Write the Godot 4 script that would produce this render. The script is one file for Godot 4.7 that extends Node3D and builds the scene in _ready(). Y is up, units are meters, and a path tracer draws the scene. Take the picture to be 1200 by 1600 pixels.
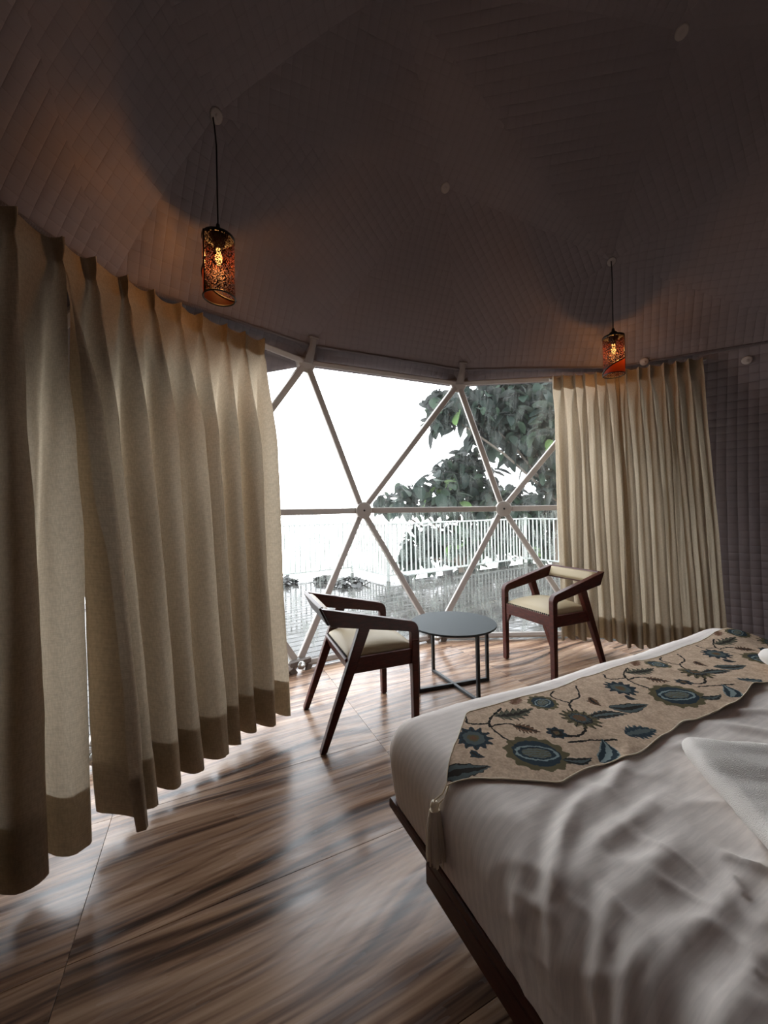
extends Node3D
# Room inside a geodesic dome tent: window frame, curtains, bed, two chairs, table, pendant lamps, wet deck and trees outside.

const CX := 1.296
const CY := 1.317
const CZ := -0.949
const R := 3.40
const EYE := Vector3(0, 1.35, 0)
var M := {}
var fine := FastNoiseLite.new()
var soft := FastNoiseLite.new()
var rng := RandomNumberGenerator.new()


# ---------------------------------------------------------------- mesh building
class MB:
	var v := PackedVector3Array()
	var n := PackedVector3Array()
	var uv := PackedVector2Array()
	var ix := PackedInt32Array()

	func tri(a: Vector3, b: Vector3, c: Vector3, nn: Vector3) -> void:
		if (a - c).cross(a - b).dot(nn) < 0.0:
			var t := b
			b = c
			c = t
		var k := v.size()
		for p in [a, b, c]:
			v.append(p)
			n.append(nn)
			uv.append(Vector2(p.x, p.z) if absf(nn.y) > 0.7 else Vector2(p.x, p.y) if absf(nn.z) > 0.7 else Vector2(p.z, p.y))
			ix.append(k)
			k += 1

	func quad(a: Vector3, b: Vector3, c: Vector3, d: Vector3, away: Vector3) -> void:
		var nn := (c - a).cross(d - b)
		if nn.length() < 1e-12:
			return
		nn = nn.normalized()
		if nn.dot((a + b + c + d) * 0.25 - away) < 0.0:
			nn = -nn
		tri(a, b, c, nn)
		tri(a, c, d, nn)

	func box(xf: Transform3D, size: Vector3, ch := 0.004) -> void:
		var h := size * 0.5
		ch = minf(ch, minf(h.x, minf(h.y, h.z)) * 0.8)
		var o := xf.origin
		var P := func(ax: int, s: Vector3) -> Vector3:
			var q := Vector3(h.x - ch, h.y - ch, h.z - ch)
			q[ax] = h[ax]
			return xf * (q * s)
		for ax in 3:
			var b := (ax + 1) % 3
			var c := (ax + 2) % 3
			for s in [-1.0, 1.0]:
				var q := []
				for e in [[-1, -1], [1, -1], [1, 1], [-1, 1]]:
					var sg := Vector3.ZERO
					sg[ax] = s
					sg[b] = e[0]
					sg[c] = e[1]
					q.append(P.call(ax, sg))
				quad(q[0], q[1], q[2], q[3], o)
				for s2 in [-1.0, 1.0]:
					var e1 := Vector3.ZERO
					e1[ax] = s
					e1[b] = s2
					e1[c] = -1.0
					var e2 := e1
					e2[c] = 1.0
					quad(P.call(ax, e1), P.call(ax, e2), P.call(b, e2), P.call(b, e1), o)
		for sx in [-1.0, 1.0]:
			for sy in [-1.0, 1.0]:
				for sz in [-1.0, 1.0]:
					var sg := Vector3(sx, sy, sz)
					tri(P.call(0, sg), P.call(1, sg), P.call(2, sg), (xf.basis * sg).normalized())

	func bar(a: Vector3, b: Vector3, w: float, d: float, side: Vector3, ch := 0.004) -> void:
		# a bar from a to b: w across «side», d along the third axis
		var y := (b - a).normalized()
		var x := (side - y * side.dot(y)).normalized()
		box(Transform3D(Basis(x, y, x.cross(y)), (a + b) * 0.5), Vector3(w, a.distance_to(b), d), ch)

	func grid(nx: int, ny: int, pts: PackedVector3Array, uvs: PackedVector2Array, flip := false) -> void:
		var k := v.size()
		var nn := PackedVector3Array()
		nn.resize(pts.size())
		for j in ny:
			for i in nx:
				var a := j * (nx + 1) + i
				var q := [a, a + 1, a + nx + 2, a + nx + 1]
				if flip:
					q = [a, a + nx + 1, a + nx + 2, a + 1]
				var m := (pts[q[2]] - pts[q[0]]).cross(pts[q[3]] - pts[q[1]])
				m = -m
				for t in q:
					nn[t] += m
				for t in [0, 1, 2, 0, 2, 3]:
					ix.append(k + q[t])
		# closed seams share their normals
		for j in ny + 1:
			var a := j * (nx + 1)
			if pts[a].distance_squared_to(pts[a + nx]) < 1e-10:
				var s := nn[a] + nn[a + nx]
				nn[a] = s
				nn[a + nx] = s
		v.append_array(pts)
		uv.append_array(uvs)
		for m in nn:
			n.append(m.normalized() if m.length() > 1e-14 else Vector3.UP)

	func lathe(xf: Transform3D, prof: Array, seg := 24) -> void:
		var pts := PackedVector3Array()
		var uvs := PackedVector2Array()
		for p in prof:
			for i in seg + 1:
				var a := TAU * i / seg
				pts.append(xf * Vector3(p.x * cos(a), p.y, p.x * sin(a)))
				uvs.append(Vector2(float(i) / seg, p.y))
		grid(seg, prof.size() - 1, pts, uvs)

	func tube(path: Array, r, sides := 8) -> void:
		var pts := PackedVector3Array()
		var uvs := PackedVector2Array()
		var side := Vector3.ZERO
		for k in path.size():
			var t: Vector3 = (path[mini(k + 1, path.size() - 1)] - path[maxi(k - 1, 0)]).normalized()
			if side == Vector3.ZERO:
				side = t.cross(Vector3.UP if absf(t.y) < 0.9 else Vector3.RIGHT)
			side = (side - t * side.dot(t)).normalized()
			var up := t.cross(side)
			var rr: float = r[k] if r is Array else r
			for i in sides + 1:
				var a := TAU * i / sides
				pts.append(path[k] + (side * cos(a) + up * sin(a)) * rr)
				uvs.append(Vector2(float(i) / sides, k))
		grid(sides, path.size() - 1, pts, uvs, true)
		for e in [[0, -1.0], [path.size() - 1, 1.0]]:
			var c: Vector3 = path[e[0]]
			var q: Vector3 = path[clampi(e[0] - int(e[1]), 0, path.size() - 1)]
			var nn := (c - q).normalized()
			for i in sides:
				tri(c, pts[e[0] * (sides + 1) + i], pts[e[0] * (sides + 1) + i + 1], nn)

	func extrude(poly: PackedVector2Array, z0: float, z1: float, bevel: float, xf: Transform3D) -> void:
		var area := 0.0
		var m := poly.size()
		for i in m:
			area += poly[i].cross(poly[(i + 1) % m])
		if area < 0.0:
			poly.reverse()
		var inn := PackedVector2Array()
		for i in m:
			var a := (poly[i] - poly[(i - 1 + m) % m]).normalized()
			var b := (poly[(i + 1) % m] - poly[i]).normalized()
			var na := Vector2(-a.y, a.x)
			var nb := Vector2(-b.y, b.x)
			var mm := (na + nb).normalized()
			inn.append(poly[i] + mm * bevel / maxf(0.5, mm.dot(na)))
		var t := Geometry2D.triangulate_polygon(inn)
		for e in [[z0, -1.0], [z1, 1.0]]:
			for i in range(0, t.size(), 3):
				var q := []
				for k in 3:
					q.append(xf * Vector3(inn[t[i + k]].x, inn[t[i + k]].y, e[0]))
				tri(q[0], q[1], q[2], xf.basis * Vector3(0, 0, e[1]))
		for i in m:
			var j := (i + 1) % m
			var d := (poly[j] - poly[i]).normalized()
			var on := Vector3(d.y, -d.x, 0)
			var rows := [[inn, z0], [poly, z0 + bevel], [poly, z1 - bevel], [inn, z1]]
			for k in 3:
				var A: Vector2 = rows[k][0][i]
				var B: Vector2 = rows[k][0][j]
				var C: Vector2 = rows[k + 1][0][j]
				var D: Vector2 = rows[k + 1][0][i]
				var nn := on + Vector3(0, 0, [-1.0, 0.0, 1.0][k])
				nn = (xf.basis * nn).normalized()
				tri(xf * Vector3(A.x, A.y, rows[k][1]), xf * Vector3(B.x, B.y, rows[k][1]), xf * Vector3(C.x, C.y, rows[k + 1][1]), nn)
				tri(xf * Vector3(A.x, A.y, rows[k][1]), xf * Vector3(C.x, C.y, rows[k + 1][1]), xf * Vector3(D.x, D.y, rows[k + 1][1]), nn)

	func mesh() -> ArrayMesh:
		var arr := []
		arr.resize(Mesh.ARRAY_MAX)
		arr[Mesh.ARRAY_VERTEX] = v
		arr[Mesh.ARRAY_NORMAL] = n
		arr[Mesh.ARRAY_TEX_UV] = uv
		arr[Mesh.ARRAY_INDEX] = ix
		var am := ArrayMesh.new()
		am.add_surface_from_arrays(Mesh.PRIMITIVE_TRIANGLES, arr)
		return am


func put(called: String, mesh: Mesh, m: Material, parent: Node = self, xf := Transform3D()) -> MeshInstance3D:
	var o := MeshInstance3D.new()
	o.name = called
	o.mesh = mesh
	o.material_override = m
	o.transform = xf
	parent.add_child(o, true)
	return o


func obj(called: String, b: MB, m: Material, parent: Node = self) -> MeshInstance3D:
	return put(called, b.mesh(), m, parent)


func tag(o: Node, label: String, category: String, group := "", kind := "") -> Node:
	o.set_meta("label", label)
	o.set_meta("category", category)
	if group:
		o.set_meta("group", group)
	if kind:
		o.set_meta("kind", kind)
	return o


func thing(called: String, label: String, category: String, at := Vector3.ZERO, turn := 0.0, group := "", kind := "") -> Node3D:
	var o := Node3D.new()
	o.name = called
	o.position = at
	o.rotation.y = turn
	add_child(o, true)
	tag(o, label, category, group, kind)
	return o


func at(px: float, py: float, d: float) -> Vector3:
	var a := (px - 600.0) / 600.0
	var b := (py - 800.0) / 600.0
	return EYE + d * Vector3(a * cos(0.02) - b * sin(0.02), -(a * sin(0.02) + b * cos(0.02)), -1.0)


func dome(az: float, y: float, r := R) -> Vector3:
	var q := sqrt(maxf(r * r - (y - CY) * (y - CY), 0.0))
	return Vector3(CX + q * sin(deg_to_rad(az)), y, CZ - q * cos(deg_to_rad(az)))


func polar(az: float, r: float, y: float) -> Vector3:
	return Vector3(CX + r * sin(deg_to_rad(az)), y, CZ - r * cos(deg_to_rad(az)))


# ---------------------------------------------------------------- materials
func mat(c: Color, rough := 0.6, spec := 0.5) -> StandardMaterial3D:
	var m := StandardMaterial3D.new()
	m.albedo_color = c
	m.roughness = rough
	m.metallic_specular = spec
	m.cull_mode = BaseMaterial3D.CULL_DISABLED
	return m


func c8(r: int, g: int, b: int, a := 255) -> Color:
	return Color8(r, g, b, a)


func tex(w: int, h: int, f: Callable, alpha := false) -> ImageTexture:
	var d := PackedByteArray()
	d.resize(w * h * (4 if alpha else 3))
	var k := 0
	for y in h:
		for x in w:
			var c: Color = f.call(x, y)
			d[k] = int(clampf(c.r, 0, 1) * 255.0)
			d[k + 1] = int(clampf(c.g, 0, 1) * 255.0)
			d[k + 2] = int(clampf(c.b, 0, 1) * 255.0)
			k += 3
			if alpha:
				d[k] = int(clampf(c.a, 0, 1) * 255.0)
				k += 1
	return ImageTexture.create_from_image(Image.create_from_data(w, h, false, Image.FORMAT_RGBA8 if alpha else Image.FORMAT_RGB8, d))


func mixed(stops: Array, t: float) -> Color:
	t = clampf(t, 0.0, 0.9999) * (stops.size() - 1)
	var i := int(t)
	return (stops[i] as Color).lerp(stops[i + 1], t - i)


func make_materials() -> void:
	# wood-look floor tiles, grain along u
	var stops := [c8(46, 33, 28), c8(86, 64, 52), c8(136, 106, 86), c8(172, 140, 115), c8(194, 164, 139)]
	var floor_tex := tex(1024, 512, func(x: int, y: int) -> Color:
		var u := x / 1024.0 * 2.64
		var w := y / 512.0 * 1.24
		var warp := soft.get_noise_2d(u * 70.0, w * 170.0) * 0.11 + soft.get_noise_2d(u * 40.0 + 90.0, w * 80.0) * 0.22
		var a := soft.get_noise_2d(u * 38.0 + 300.0, (w + warp * 0.6) * 900.0)
		var b := fine.get_noise_2d(u * 40.0, (w + warp * 0.6) * 2300.0)
		var c := fine.get_noise_2d(u * 160.0, w * 5200.0)
		return mixed(stops, 0.60 + a * 0.34 + b * 0.34 + c * 0.16))
	M.tile = mat(Color.WHITE, 0.24, 0.5)
	M.tile.albedo_texture = floor_tex
	var rt := tex(256, 256, func(x: int, y: int) -> Color:
		var g := 0.26 + 0.10 * fine.get_noise_2d(x * 1.5, y * 9.0) + 0.05 * soft.get_noise_2d(x * 2.0, y * 2.0)
		return Color(g, g, g))
	M.tile.roughness = 1.0
	M.tile.roughness_texture = rt
	M.slab = mat(c8(60, 48, 42), 0.9)
	# quilted liner: little pillows between stitched lines
	var quilt := tex(128, 128, func(x: int, y: int) -> Color:
		var a := absf(sin(PI * x / 64.0))
		var b := absf(sin(PI * y / 64.0))
		var g := pow(a, 0.55) * 0.6 + pow(b, 0.55) * 0.4
		return Color(g, g, g))
	var squares := tex(128, 128, func(x: int, y: int) -> Color:
		var g := pow(absf(sin(PI * x / 64.0)), 0.6) * 0.36 + pow(absf(sin(PI * y / 64.0)), 0.6) * 0.64
		return Color(g, g, g))
	M.liner = mat(c8(130, 120, 122), 0.75, 0.3)
	M.liner.heightmap_enabled = true
	M.liner.heightmap_texture = quilt
	M.liner.heightmap_scale = 0.6
	M.liner.uv1_scale = Vector3(8.3, 8.3, 1)
	M.wall = M.liner.duplicate()
	M.wall.heightmap_scale = 1.0
	M.wall.heightmap_texture = squares
	M.wall.uv1_scale = Vector3(7.2, 7.2, 1)
	M.cover = mat(c8(140, 136, 134), 0.7)
	M.button = mat(c8(164, 152, 146), 0.7)
	M.steel = mat(c8(182, 174, 168), 0.38, 0.4)
	M.strap = mat(c8(128, 118, 114), 0.8)
	M.galv = mat(c8(120, 112, 106), 0.45)
	M.galv.metallic = 0.6
	M.bolt = mat(c8(200, 198, 194), 0.3)
	M.bolt.metallic = 0.8
	M.pane = mat(Color(1, 1, 1, 0.04), 0.05)
	M.pane.transparency = BaseMaterial3D.TRANSPARENCY_ALPHA
	# linen
	var weave := tex(256, 256, func(x: int, y: int) -> Color:
		var g := 0.93 + 0.05 * fine.get_noise_2d(x * 14.0, y * 2.0) + 0.05 * fine.get_noise_2d(x * 2.0 + 500.0, y * 14.0)
		return Color(g, g * 0.995, g * 0.985))
	M.linen = mat(c8(199, 184, 163), 0.9, 0.2)
	M.linen.albedo_texture = weave
	M.linen.uv1_scale = Vector3(5, 5, 1)
	M.linen.backlight_enabled = true
	M.linen.backlight = Color(0.95, 0.95, 0.95)
	M.track = mat(c8(200, 196, 190), 0.5)
	# woods
	var grain := tex(256, 256, func(x: int, y: int) -> Color:
		var g := 0.82 + 0.16 * fine.get_noise_2d(x * 2.0, y * 16.0) + 0.10 * soft.get_noise_2d(x * 1.5, y * 6.0)
		return Color(g, g, g))
	M.mahogany = mat(c8(88, 38, 28), 0.34, 0.4)
	M.mahogany.albedo_texture = grain
	M.mahogany.uv1_triplanar = true
	M.mahogany.uv1_scale = Vector3(3, 3, 3)
	M.bedwood = mat(c8(82, 38, 28), 0.34, 0.4)
	M.bedwood.albedo_texture = grain
	M.bedwood.uv1_triplanar = true
	M.bedwood.uv1_scale = Vector3(2, 2, 2)
	M.leather = mat(c8(166, 150, 120), 0.45, 0.4)
	M.leather.heightmap_enabled = true
	M.leather.heightmap_texture = tex(128, 128, func(x: int, y: int) -> Color:
		var g := 0.5 + 0.4 * fine.get_noise_2d(x * 9.0, y * 9.0)
		return Color(g, g, g))
	M.leather.heightmap_scale = 0.03
	M.leather.uv1_triplanar = true
	M.leather.uv1_scale = Vector3(6, 6, 6)
	M.stitch = mat(c8(46, 38, 32), 0.7)
	M.foot = mat(c8(30, 28, 27), 0.7)
	M.tabletop = mat(c8(58, 64, 66), 0.55, 0.3)
	M.black = mat(c8(30, 33, 35), 0.45, 0.5)
	# bed linen with satin stripes across the bed
	var satin := tex(256, 32, func(x: int, y: int) -> Color:
		var s := 1.0 if (x % 32) < 16 else 0.975
		var g := s - 0.02 + 0.025 * fine.get_noise_2d(x * 9.0, y * 9.0)
		return Color(g, g, g))
	M.sheet = mat(c8(241, 232, 225), 0.75, 0.3)
	M.sheet.albedo_texture = satin
	M.sheet.uv1_scale = Vector3(5.0, 5.0, 1)
	M.terry = mat(c8(232, 226, 220), 0.95, 0.1)
	M.terry.heightmap_enabled = true
	M.terry.heightmap_texture = tex(256, 256, func(x: int, y: int) -> Color:
		var g := 0.5 + 0.5 * fine.get_noise_2d(x * 22.0, y * 22.0)
		return Color(g, g, g))
	M.terry.heightmap_scale = 0.25
	M.terry.uv1_triplanar = true
	M.terry.uv1_scale = Vector3(5, 5, 5)
	M.terry.rim_enabled = true
	M.terry.rim = 0.4
	M.tassel = mat(c8(255, 247, 230), 0.9, 0.2)
	M.tassel.backlight_enabled = true
	M.tassel.backlight = c8(196, 184, 164)
	# lamps
	M.copper = mat(c8(48, 15, 9), 0.5, 0.3)
	M.blackmetal = mat(c8(20, 16, 15), 0.5)
	M.amber = mat(c8(40, 8, 2), 0.5, 0.3)
	M.amber.backlight_enabled = true
	M.amber.backlight = c8(112, 42, 12)
	M.bulb = mat(c8(255, 214, 150), 0.4)
	M.bulb.emission_enabled = true
	M.bulb.emission = c8(255, 190, 105)
	M.bulb.emission_energy_multiplier = 2.2
	# outside
	M.deck = mat(c8(58, 57, 54), 0.22, 0.2)
	var wet := tex(128, 128, func(x: int, y: int) -> Color:
		var g := 0.13 + 0.14 * soft.get_noise_2d(x * 3.0, y * 8.0)
		return Color(g, g, g))
	M.deck.roughness = 1.0
	M.deck.roughness_texture = wet
	M.deck.uv1_triplanar = true
	M.deck_dark = M.deck.duplicate()
	M.deck_dark.albedo_color = c8(47, 46, 44)
	M.deckbase = mat(c8(38, 36, 34), 0.9)
	M.rail = mat(c8(158, 162, 158), 0.5, 0.3)
	M.bark = mat(c8(64, 56, 48), 0.9)
	for e in [["leaf_a", c8(27, 39, 32)], ["leaf_b", c8(36, 50, 38)], ["leaf_c", c8(21, 32, 28)], ["leaf_young", c8(70, 94, 50)]]:
		M[e[0]] = mat(e[1], 0.55, 0.2)
		M[e[0]].backlight_enabled = true
		M[e[0]].backlight = Color(0.25, 0.25, 0.25)
	M.soil = mat(c8(70, 74, 62), 1.0)
	M.litter = mat(c8(36, 36, 34), 0.5)
	# rain and mist on the panes: a whitish film with runs of cleared water
	var film := tex(512, 512, func(x: int, y: int) -> Color:
		var run := fine.get_noise_2d(x * 11.0, y * 1.1) * 0.5 + 0.5
		var patch := soft.get_noise_2d(x * 2.2, y * 1.3) * 0.5 + 0.5
		var dots := fine.get_noise_2d(x * 15.0 + 700.0, y * 11.0) * 0.5 + 0.5
		var a := smoothstep(0.46, 0.80, run * 0.55 + patch * 0.5) * 0.5
		a += 0.3 * smoothstep(0.60, 0.75, dots) * smoothstep(0.4, 0.6, patch)
		return Color(0.80, 0.84, 0.82, clampf(a, 0.0, 0.85)), true)
	M.film = mat(Color(1, 1, 1, 1), 0.6, 0.3)
	M.film.albedo_texture = film
	M.film.transparency = BaseMaterial3D.TRANSPARENCY_ALPHA
	M.film.backlight_enabled = true
	M.film.backlight = Color(0.6, 0.6, 0.6)


# ---------------------------------------------------------------- dome
var base_az := []
var hub_az := []
var top_az := []

func rings() -> void:
	for k in 13:
		base_az.append(-41.0 + 27.69 * k)
		hub_az.append(-26.6 + 27.69 * k)
		top_az.append(46.4 + 27.47 * (k - 3))
	base_az[1] = -14.5
	hub_az[1] = 0.8
	top_az[0] = -38.9
	top_az[1] = -9.1
	top_az[2] = 19.4


func zip(A: Array, Bs: Array) -> Array:
	# triangles between two rings of [azimuth, point], each in rising order over one turn
	var out := []
	var i := 0
	var j := 0
	var start := 0
	var best := 1e9
	for k in Bs.size():
		var d := absf(fposmod(Bs[k][0] - A[0][0] + 180.0, 360.0) - 180.0)
		if d < best:
			best = d
			start = k
	var az := func(L: Array, s: int, k: int) -> float:
		var base: float = L[s][0]
		if L == Bs:
			base = A[0][0] + fposmod(L[s][0] - A[0][0] + 180.0, 360.0) - 180.0
		return base + fposmod(L[(s + k) % L.size()][0] - L[s][0], 360.0) + (360.0 if k >= L.size() else 0.0)
	while i < A.size() or j < Bs.size():
		var a0: Vector3 = A[i % A.size()][1]
		var b0: Vector3 = Bs[(start + j) % Bs.size()][1]
		var na: float = az.call(A, 0, i + 1) if i < A.size() else 1e9
		var nb: float = az.call(Bs, start, j + 1) if j < Bs.size() else 1e9
		if na <= nb:
			out.append([a0, A[(i + 1) % A.size()][1], b0])
			i += 1
		else:
			out.append([a0, Bs[(start + j + 1) % Bs.size()][1], b0])
			j += 1
	return out


func facet(t: Array, sub: int, sag: float) -> ArrayMesh:
	var b := MB.new()
	var c := Vector3(CX, CY, CZ)
	var mid: Vector3 = (t[0] + t[1] + t[2]) / 3.0
	var inn := (c - mid).normalized()
	var nn: Vector3 = (t[1] - t[0]).cross(t[2] - t[0]).normalized()
	if nn.dot(inn) < 0.0:
		nn = -nn
	var ux: Vector3 = (t[1] - t[0]).normalized()
	var uy := nn.cross(ux)
	# a triangular grid with smooth normals within the facet
	var id := {}
	var nrm := PackedVector3Array()
	for j in sub + 1:
		for i in sub + 1 - j:
			var l1 := float(i) / sub
			var l2 := float(j) / sub
			var l0 := 1.0 - l1 - l2
			var p: Vector3 = t[0] * l0 + t[1] * l1 + t[2] * l2
			# cloth bulges part of the way towards the sphere
			p = p.lerp(c + (p - c).normalized() * ((t[0] - c).length() * l0 + (t[1] - c).length() * l1 + (t[2] - c).length() * l2), sag)
			id[Vector2i(i, j)] = b.v.size()
			b.v.append(p)
			b.uv.append(Vector2((p - t[0]).dot(ux), (p - t[0]).dot(uy)))
			nrm.append(Vector3.ZERO)
	for j in sub:
		for i in sub - j:
			var q := [[Vector2i(i, j), Vector2i(i + 1, j), Vector2i(i, j + 1)]]
			if i + j < sub - 1:
				q.append([Vector2i(i + 1, j), Vector2i(i + 1, j + 1), Vector2i(i, j + 1)])
			for e in q:
				var k0: int = id[e[0]]
				var k1: int = id[e[1]]
				var k2: int = id[e[2]]
				var m := (b.v[k0] - b.v[k2]).cross(b.v[k0] - b.v[k1])
				if m.dot(nn) < 0.0:
					m = -m
					var s := k1
					k1 = k2
					k2 = s
				for k in [k0, k1, k2]:
					nrm[k] += m
					b.ix.append(k)
	for m in nrm:
		b.n.append(m.normalized())
	return b.mesh()


func ring(azs: Array, y: float, r: float) -> Array:
	var out := []
	for a in azs:
		out.append([a, dome(a, y, r)])
	return out


func ring_nodes(list: Array, r: float) -> Array:
	var out := []
	for e in list:
		out.append([e[0], dome(e[0], CY + (e[1] - CY) * r / R, r)])
	return out


func liner_edge(k: int) -> float:
	return 2.79 if k < 2 else 2.74 if k == 2 else 2.70


const MIDS := [[-61.6, 3.6], [-20.7, 3.9], [17.1, 3.54], [57.0, 3.85], [97.0, 3.6], [137.0, 3.85], [177.0, 3.6], [217.0, 3.85], [258.0, 3.85]]
const HIGHS := [[-45.0, 4.28], [23.0, 4.33], [95.0, 4.3], [167.0, 4.3], [240.0, 4.3]]
const WALL0 := 32.0
const WALL1 := 286.0

func build_shell() -> void:
	# floor of wood-look tiles in a straight grid
	var fl := thing("floor", "glossy wood-look tile floor with brown streaked grain under the furniture", "floor", Vector3.ZERO, 0.0, "", "structure")
	var circle := PackedVector2Array()
	var rim := []
	for a in base_az:
		var p := dome(a, 0.0, R + 0.02)
		circle.append(Vector2(p.x, p.z))
		rim.append(p)
	var sb := MB.new()
	sb.extrude(circle, 0.013, 0.12, 0.002, Transform3D(Basis(Vector3.RIGHT, Vector3(0, 0, 1), Vector3(0, -1, 0)), Vector3.ZERO))
	obj("slab", sb, M.slab, fl)
	var ud := Vector2(0.906, -0.4226)
	var vd := Vector2(0.4226, 0.906)
	var r2 := RandomNumberGenerator.new()
	r2.seed = 5
	for iu in range(-4, 6):
		for iv in range(-9, 7):
			var u0 := -0.405 + 1.31 * iu
			var v0 := -1.467 + 0.622 * iv
			var g := 0.0008
			var sq := PackedVector2Array()
			for e in [[u0 + g, v0 + g], [u0 + 1.31 - g, v0 + g], [u0 + 1.31 - g, v0 + 0.622 - g], [u0 + g, v0 + 0.622 - g]]:
				sq.append(ud * e[0] + vd * e[1])
			var q := Vector2(r2.randi() % 2, r2.randi() % 2)
			var f := r2.randi() % 2
			for poly in Geometry2D.intersect_polygons(sq, circle):
				if poly.size() < 3:
					continue
				var b := MB.new()
				b.extrude(poly, 0.0, 0.0125, 0.0005, Transform3D(Basis(Vector3.RIGHT, Vector3(0, 0, 1), Vector3(0, -1, 0)), Vector3.ZERO))
				# extrude points down from y = 0; texture along the grain
				for k in b.v.size():
					var p := Vector2(b.v[k].x, b.v[k].z)
					var t := Vector2((p.dot(ud) - u0) / 2.64, (p.dot(vd) - v0) / 1.24)
					if f == 1:
						t = Vector2(0.5 - t.x, 0.5 - t.y)
					b.uv[k] = t + q * 0.5
				obj("tile", b, M.tile, fl)
	# ceiling liner: stretched triangles between the nodes of the dome
	var ce := thing("ceiling", "grey quilted fabric liner stretched over the dome between its nodes", "ceiling", Vector3.ZERO, 0.0, "", "structure")
	var RL := R - 0.045
	var edge := []
	for k in 13:
		edge.append([top_az[k], dome(top_az[k], liner_edge(k), RL)])
	var mids := ring_nodes(MIDS, RL)
	var highs := ring_nodes(HIGHS, RL)
	var apex := Vector3(CX, CY + RL, CZ)
	var tris := zip(edge, mids) + zip(mids, highs)
	for k in highs.size():
		tris.append([highs[k][1], highs[(k + 1) % highs.size()][1], apex])
	for t in tris:
		put("liner_panel", facet(t, 10, 0.48), M.liner, ce)
	# fabric buttons over the nodes
	for e in MIDS + HIGHS + [[24.2, 2.74], [38.3, 2.61]]:
		var p: Vector3 = dome(e[0], e[1], RL - (0.0 if e[1] > 3.0 else 0.04))
		if e[1] > 3.0:
			p = dome(e[0], CY + (e[1] - CY) * RL / R, RL)
		var y := (Vector3(CX, CY, CZ) - p).normalized()
		var x := y.cross(Vector3.UP).normalized()
		var b := MB.new()
		var prof := [Vector2(0.0, 0.020), Vector2(0.010, 0.020), Vector2(0.014, 0.014), Vector2(0.030, 0.016), Vector2(0.037, 0.010), Vector2(0.038, -0.02)]
		b.lathe(Transform3D(Basis(x, y, x.cross(y)), p), prof, 20)
		obj("button", b, M.button, ce)
	# rolled edge of the liner over the window
	var path := []
	var c := Vector3(CX, CY, CZ)
	for k in [10, 11, 12, 0, 1, 2]:
		for i in 8:
			var p: Vector3 = edge[k][1].lerp(edge[(k + 1) % 13][1], i / 8.0)
			path.append(p.lerp(c + (p - c).normalized() * RL, 0.48))
	var eb := MB.new()
	eb.tube(path, 0.012, 8)
	obj("edge_cord", eb, M.liner, ce)
	# liner of the walls, hanging from the same edge down to the floor
	var wall := func(called: String, label: String, a0: float, a1: float) -> void:
		var nx := 60
		var ny := 24
		var pts := PackedVector3Array()
		var uvs := PackedVector2Array()
		for j in ny + 1:
			for i in nx + 1:
				var az := lerpf(a0, a1, float(i) / nx)
				var k := 0
				while k < 12 and fposmod(top_az[k + 1], 360.0) <= az or fposmod(top_az[k], 360.0) > 300.0:
					k += 1
				var w0: float = fposmod(top_az[k], 360.0)
				var w1: float = fposmod(top_az[(k + 1) % 13], 360.0)
				var fr := (az - w0) / (w1 - w0)
				var y := lerpf(liner_edge(k), liner_edge((k + 1) % 13), fr) * (1.0 - float(j) / ny)
				var p := dome(w0, y, RL).lerp(dome(w1, y, RL), fr)
				p = p.lerp(dome(az, y, RL), 0.48)
				pts.append(p)
				uvs.append(Vector2(deg_to_rad(az) * 3.1, y))
		var b := MB.new()
		b.grid(nx, ny, pts, uvs)
		var o := obj(called, b, M.wall)
		tag(o, label, "wall", "", "structure")
	wall.call("wall_right", "grey square-quilted fabric wall to the right of the drawn curtains behind the bed", WALL0, 100.0)
	wall.call("wall_back", "grey quilted fabric wall closing the rear of the dome behind the bed", 100.0, WALL1)
	# outer weather cover
	var rb := MB.new()
	var RO := R + 0.05
	var to := ring(top_az, 2.66, RO)
	var mo := ring_nodes(MIDS, RO)
	var ho := ring_nodes(HIGHS, RO)
	var rt := zip(to, mo) + zip(mo, ho)
	for k in ho.size():
		rt.append([ho[k][1], ho[(k + 1) % ho.size()][1], Vector3(CX, CY + RO, CZ)])
	var bo := ring(base_az, -0.05, RO)
	var hbo := ring(hub_az, 1.36, RO)
	for t in zip(bo, hbo) + zip(hbo, to):
		var m: Vector3 = (t[0] + t[1] + t[2]) / 3.0
		var az := fposmod(rad_to_deg(atan2(m.x - CX, CZ - m.z)), 360.0)
		if az > 30.0 and az < 276.0:
			rt.append(t)
	# the cover comes down lower at both sides of the open window
	for e in [[top_az[12], top_az[0] + 360.0, 2.0, 2.66], [top_az[11], top_az[12], 0.9, 2.0], [top_az[10], top_az[11], 0.9, 0.9], [top_az[2], top_az[3], 2.2, 0.8], [11.0, top_az[2], 2.66, 2.2]]:
		var a0: float = e[0]
		var a1: float = e[1]
		if e[2] < 2.6:
			rt.append([dome(a0, 2.66, RO), dome(a1, 2.66, RO), dome(a0, e[2], RO)])
		if e[3] < 2.6:
			rt.append([dome(a1, 2.66, RO), dome(a1, e[3], RO), dome(a0, e[2], RO)])
	var roof := thing("roof", "pale outer weather cover of the dome above the window", "roof", Vector3.ZERO, 0.0, "", "structure")
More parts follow.
